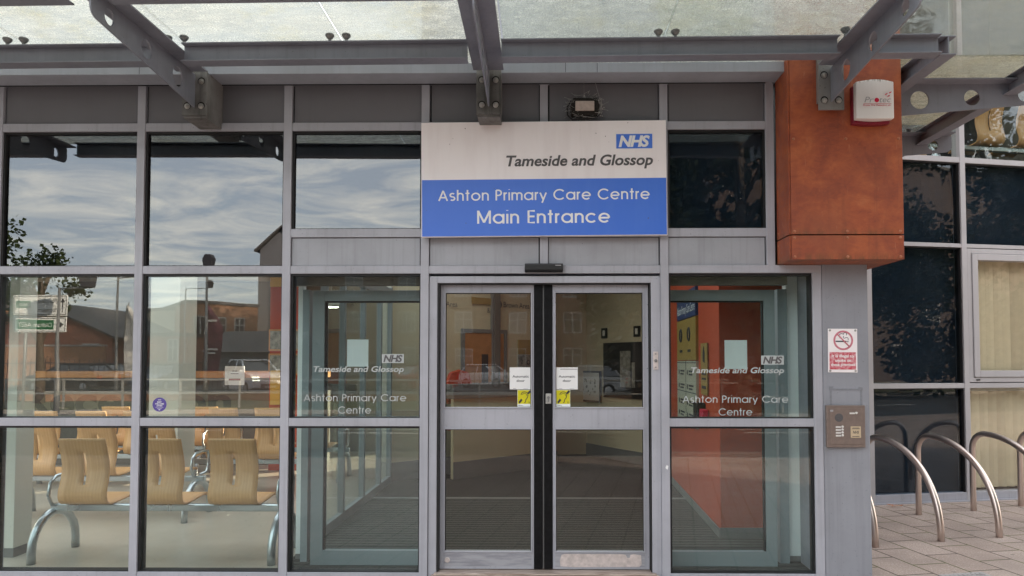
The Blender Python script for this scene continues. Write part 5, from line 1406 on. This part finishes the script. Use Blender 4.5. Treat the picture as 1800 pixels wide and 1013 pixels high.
m.prism([(-0.76, 3.42), (-0.83, 3.28), (-0.69, 3.28)], lambda u, v, w: (u, w, v), -0.036, -0.031).box(-0.775, -0.745, -0.036, -0.031, 2.95, 3.28)
m.prism([(-0.84, 2.54), (-0.70, 2.64), (-0.70, 2.44)], lambda u, v, w: (u, w, v), -0.036, -0.031).box(-0.70, -0.55, -0.036, -0.031, 2.52, 2.56)
m.build('lettering', 'ink', rs, fixn=False)
rsb('green_patch', 'road_sign_green', 0.30, 0.82, 3.08, 3.32, -0.031, 0.004); rsb('green_patch', 'road_sign_green', -0.48, 0.80, 2.38, 2.70, -0.031, 0.004)
m = MB(); put_text(m, '(A635)', 0.35, 0.77, 3.14, 0.12, lambda u, v: (u, -0.0365, v)); put_text(m, 'Oldham A627', -0.42, 0.74, 2.46, 0.15, lambda u, v: (u, -0.0365, v)); m.build('lettering', 'road_sign_white', rs, fixn=False)
MB().cyl((-0.55, 0.05, -0.35), (-0.55, 0.05, 3.5), 0.05).cyl((0.55, 0.05, -0.35), (0.55, 0.05, 3.5), 0.05).build('post', 'pole_grey', rs)

def lamp_post(x, y, h, lab, arm=0.9):
    o = thing('street_lamp', lab, 'street lamp', (x, y, -0.02), 0, 'street lamps across the road')
    MB().tube([(0, 0, 0), (0, 0, 1.0), (0, 0, 1.05), (0, 0, h)], [0.085, 0.085, 0.055, 0.04], 12).build('pole', 'pole_grey', o)
    if arm: MB().tube([(0, 0, h - 0.05), (arm, 0, h)], 0.025, 8).build('arm', 'pole_grey', o)
    MB().prism([(-0.16, 0.0), (0.16, 0.0), (0.22, 0.34), (0.12, 0.52), (-0.12, 0.52), (-0.22, 0.34)], lambda u, v, w: (u + arm, w, v + h), -0.16, 0.16).build('lantern', 'ink', o, 0.03)
    return o
x, y = R_(360, 22); lamp_post(x, y, 5.2, 'short street lamp with a square lantern by the pale block', 0)
x, y = R_(92, 16.5); lamp_post(x, y, 3.9, 'street lamp behind the road direction sign')
x, y = R_(198, 24); lamp_post(x, y, 5.1, 'street lamp near the white flag')
x, y = R_(322, 40); lamp_post(x, y, 6.2, 'far street lamp with a long arm in front of the pale block', 1.6)
def flag(x, y, h, lab, mat, letters=False):
    o = thing('feather_flag', lab, 'flag', (x, y, -0.05))
    MB().tube([(0, 0, 0), (0, 0, h*0.7), (0.04, 0, h*0.92), (0.16, 0, h)], 0.022, 8).build('pole', 'pole_grey', o)
    n = 10; vs = []
    for i in range(n + 1):
        t = i / n; z = h*0.28 + h*0.70*t; w = 0.75*(0.75 + 0.25*math.sin(PI*t)) * (1 - 0.75*max(0, t - 0.75)/0.25)
        for k in range(5): vs.append((0.02 + w*k/4, 0.07*math.sin(k*1.6 + t*5), z - 0.02*k))
    m = MB().add(vs, [(i*5 + k, i*5 + k + 1, i*5 + k + 6, i*5 + k + 5) for i in range(n) for k in range(4)], True); m.build('cloth', mat, o)
    if letters:
        MB().box(0.15, 0.55, 0.10, 0.11, h*0.80, h*0.82).box(0.12, 0.60, 0.10, 0.11, h*0.50, h*0.52).box(0.12, 0.50, 0.10, 0.11, h*0.46, h*0.48).build('stripes', 'flag_letters', o)
x, y = R_(212, 24.5); flag(x, y, 4.1, 'pale feather flag flying by the car park', 'flag_white')
x, y = R_(357, 24.5); flag(x, y, 4.1, 'dark maroon feather flag with pale stripes', 'flag_maroon', True)

# cars
CAR = {}
def car(loc, rot, paint, lab, tall=1.0, length=4.1, lit=False):
    o = thing('parked_car', lab, 'car', loc, rot, 'cars across the road')
    L = length / 2; hw = 0.87
    low = [(-L, 0.30), (-L+0.04, 0.62), (-L+0.10, 0.86), (-L*0.93+0.05, 0.94), (-0.45*L, 0.98), (0.42*L, 0.98), (0.80*L, 0.90), (0.95*L, 0.78), (L, 0.60), (L-0.02, 0.30), (0.75*L, 0.20), (-0.75*L, 0.20)]
    low = [(a, b*tall) for a, b in low]
    MB().prism(low, lambda u, v, w: (u, w*(1.0 - 0.06*max(0, v - 0.6)), v), -hw, hw).build('body', paint, o, 0.06)
    zr = 1.50 * tall; zb = 0.96 * tall
    def cab(y0, y1, inset, zt, grow=0.0):
        xs0 = (-0.88*L, 0.46*L); xs1 = (-0.66*L, 0.10*L)
        return [(xs0[0]-grow, -hw*0.95, zb), (xs0[1]+grow, -hw*0.95, zb), (xs0[1]+grow, hw*0.95, zb), (xs0[0]-grow, hw*0.95, zb), (xs1[0]-grow, -hw*0.74, zt), (xs1[1]+grow, -hw*0.74, zt), (xs1[1]+grow, hw*0.74, zt), (xs1[0]-grow, hw*0.74, zt)]
    F6 = [(0,3,2,1),(4,5,6,7),(0,1,5,4),(1,2,6,5),(2,3,7,6),(3,0,4,7)]
    MB().add(cab(0, 0, 0, zr - 0.06), F6).build('glazing', 'far_pane', o, 0.03)
    m = MB()
    v = cab(0, 0, 0, zr - 0.06, 0.012)
    for a, b in ((0, 4), (1, 5), (2, 6), (3, 7)): m.tube([v[a], v[b]], 0.045, 6)
    for s_ in (-1, 1):
        m.tube([(-0.18*L, s_*hw*0.955, zb), (-0.18*L, s_*hw*0.75, zr - 0.06)], 0.04, 6)
    m.build('pillars', paint, o)
    MB().box(-0.69*L, 0.13*L, -hw*0.76, hw*0.76, zr - 0.07, zr).build('roof', paint, o, 0.035)
    for s_ in (-1, 1):
        for xw in (-0.62*L, 0.64*L):
            w = MB().lathe((xw, s_*0.70, 0.31), (0, s_, 0), [(0.31, 0), (0.32, 0.03), (0.32, 0.17), (0.29, 0.20)], 20).build('wheel', 'tyre', o)
            MB().lathe((xw, s_*0.905, 0.31), (0, s_, 0), [(0.20, 0), (0.19, 0.012), (0.05, 0.02)], 10).build('rim', 'alloy', w)
        MB().prism([(0.93*L, 0.66*tall), (0.99*L, 0.62*tall), (0.955*L, 0.78*tall), (0.84*L, 0.82*tall)], lambda u, v, w: (u + 0.012, w, v), s_*0.50, s_*0.83).build('headlight', 'headlamp_lit' if lit else 'pvc_white', o)
        MB().box(-L-0.01, -L+0.05, s_*0.58, s_*0.84, 0.66*tall, 0.90*tall).build('tail_light', 'logo_red', o)
        MB().box(0.38*L, 0.44*L, s_*(hw-0.02), s_*(hw+0.16), zb, zb + 0.13).build('mirror', paint, o, 0.03)
    MB().box(L-0.03, L+0.012, -0.45, 0.45, 0.34, 0.56).build('grille', 'ink', o); MB().box(L+0.005, L+0.022, -0.26, 0.26, 0.36, 0.46).build('number_plate', 'pvc_white', o)
    return o
x, y = R_(446, 30.0); car((x, y, -0.10), R(48), 'paint_white', 'white sport utility car with its headlights lit, driving towards the centre', 1.14, 4.4, True)
x, y = R_(857, 40); car((x, y, -0.10), R(28), 'paint_white', 'white hatchback parked in front of the brick flats', 1.05, 3.7)
x, y = R_(185, 37); car((x, y, -0.10), R(8), 'paint_silver', 'silver hatchback parked behind the railings near the white flag', 1.0, 4.2)
x, y = R_(120, 33); car((x, y, -0.10), R(185), 'paint_black', 'black car parked next to the road direction sign', 1.0, 4.4)
x, y = R_(620, 30); car((x, y, -0.10), R(150), 'paint_black', 'black car parked in front of the flats, left part of the car park', 1.05, 4.3)
x, y = R_(735, 34); car((x, y, -0.10), R(140), 'paint_red', 'red hatchback parked between the black car and the white one', 1.0, 4.0)
x, y = R_(1030, 30); car((x, y, -0.10), R(200), 'paint_silver', 'silver estate car parked to the right in the car park', 1.0, 4.5)
x, y = R_(1100, 36); car((x, y, -0.10), R(170), 'paint_blue', 'dark blue car parked under the trees', 1.0, 4.3)
x, y = R_(290, 34); car((x, y, -0.10), R(95), 'paint_blue', 'dark blue car parked before the pale block', 1.0, 4.3)

block('backdrop_block', 'added tall dark brick backdrop block behind the row of dark trees', 'building', 9.5, 95, -48, -34, 18.0, 'brick_brown', 'flat', [(-38 + 4*i, z) for i in range(12) for z in (1.5, 5.0)], 1.6, 1.6)  # block added to close bright sky gaps between the mirrored trees
# trees
def tree(x, y, h, spread, crown0, lab, mat, n, seed, leaf=0.16, base=-0.05, group=None):
    rr = random.Random(seed)
    o = thing('street_tree', lab, 'tree', (x, y, base), 0, group)
    m = MB(); m.tube([(0, 0, 0), (0.03, 0.02, h*0.2), (-0.05, 0.05, h*0.5), (0.02, 0.0, h*0.85)], [0.2, 0.16, 0.12, 0.03], 10)
    blobs = []
    for i in range(15):
        a = rr.uniform(0, 2*PI); t = rr.uniform(0, 1); z = crown0 + (h - crown0)*t
        rad = spread * (0.35 + 0.65*math.sin(PI*min(1, 0.18 + t*0.85))) * rr.uniform(0.35, 0.95)
        c = Vector((rad*math.cos(a), rad*math.sin(a), z)); blobs.append((c, rr.uniform(0.28, 0.5)*spread))
        z0 = max(h*0.25, z - h*0.25)
        m.tube([(0, 0, z0), c*0.5 + Vector((0, 0, z0*0.5 + 0.1)), c], [0.07, 0.045, 0.015], 6)
    m.build('trunk', 'bark', o)
    cm = MB()
    for i in range(n):
        c, rad = rr.choice(blobs)
        d = Vector((rr.gauss(0, 1), rr.gauss(0, 1), rr.gauss(0, 0.8))); d.normalize()
        p = c + d * rad * rr.uniform(0.25, 1.12)
        a = Vector((rr.gauss(0, 1), rr.gauss(0, 1), rr.gauss(0, 0.6))).normalized(); b = a.orthogonal().normalized()
        L_ = leaf * rr.uniform(0.6, 1.3); w = L_ * 0.42
        cm.add([p - a*L_*0.5, p + b*w, p + a*L_*0.5 + Vector((0, 0, -L_*0.15)), p - b*w], [(0, 1, 2, 3)])
    cm.build('crown', mat, o, fixn=False)
    return o
tree(-19.4, -16.2, 7.9, 3.0, 3.2, 'broad green roadside tree near the road direction sign', 'leaf_green', 5200, 1)
tree(-24.5, -22, 7.5, 3.3, 2.6, 'broad green tree at the left end behind the road direction sign', 'leaf_green', 4200, 2)
tree(-19.0, -21.5, 5.6, 1.6, 3.5, 'small thin tree with drooping twigs above the road direction sign', 'leaf_green', 1500, 3)
G_ = 'tall dark trees by the pavement'
tree(5.4, -13.6, 13.5, 3.9, 1.8, 'tall dark leafy tree nearest the middle of the pavement edge', 'leaf_dark', 34000, 4, 0.18, group=G_)
tree(3.6, -21.0, 12.5, 4.4, 1.4, 'dark leafy tree in the second row, behind the one nearest the middle', 'leaf_dark', 26000, 14, 0.34, group=G_)
tree(10.5, -22.5, 16.0, 5.4, 1.4, 'dark leafy tree in the second row, behind the tallest one', 'leaf_dark', 30000, 15, 0.36, group=G_)
tree(20.0, -25.0, 18.0, 6.4, 1.0, 'dark leafy tree in the second row, further right', 'leaf_dark', 30000, 16, 0.4, group=G_)
tree(12.0, -14.0, 19.0, 5.2, 1.4, 'tallest dark leafy tree, at the right of the pavement edge', 'leaf_dark', 40000, 5, 0.20, group=G_)
tree(20.0, -15.5, 19.0, 5.4, 1.2, 'dark leafy tree beyond the tallest one, further right', 'leaf_dark', 36000, 6, 0.21, group=G_)
tree(28.5, -15.0, 16.0, 5.6, 1.0, 'dark leafy tree at the far right end of the row', 'leaf_dark', 15000, 7, 0.34, group=G_)
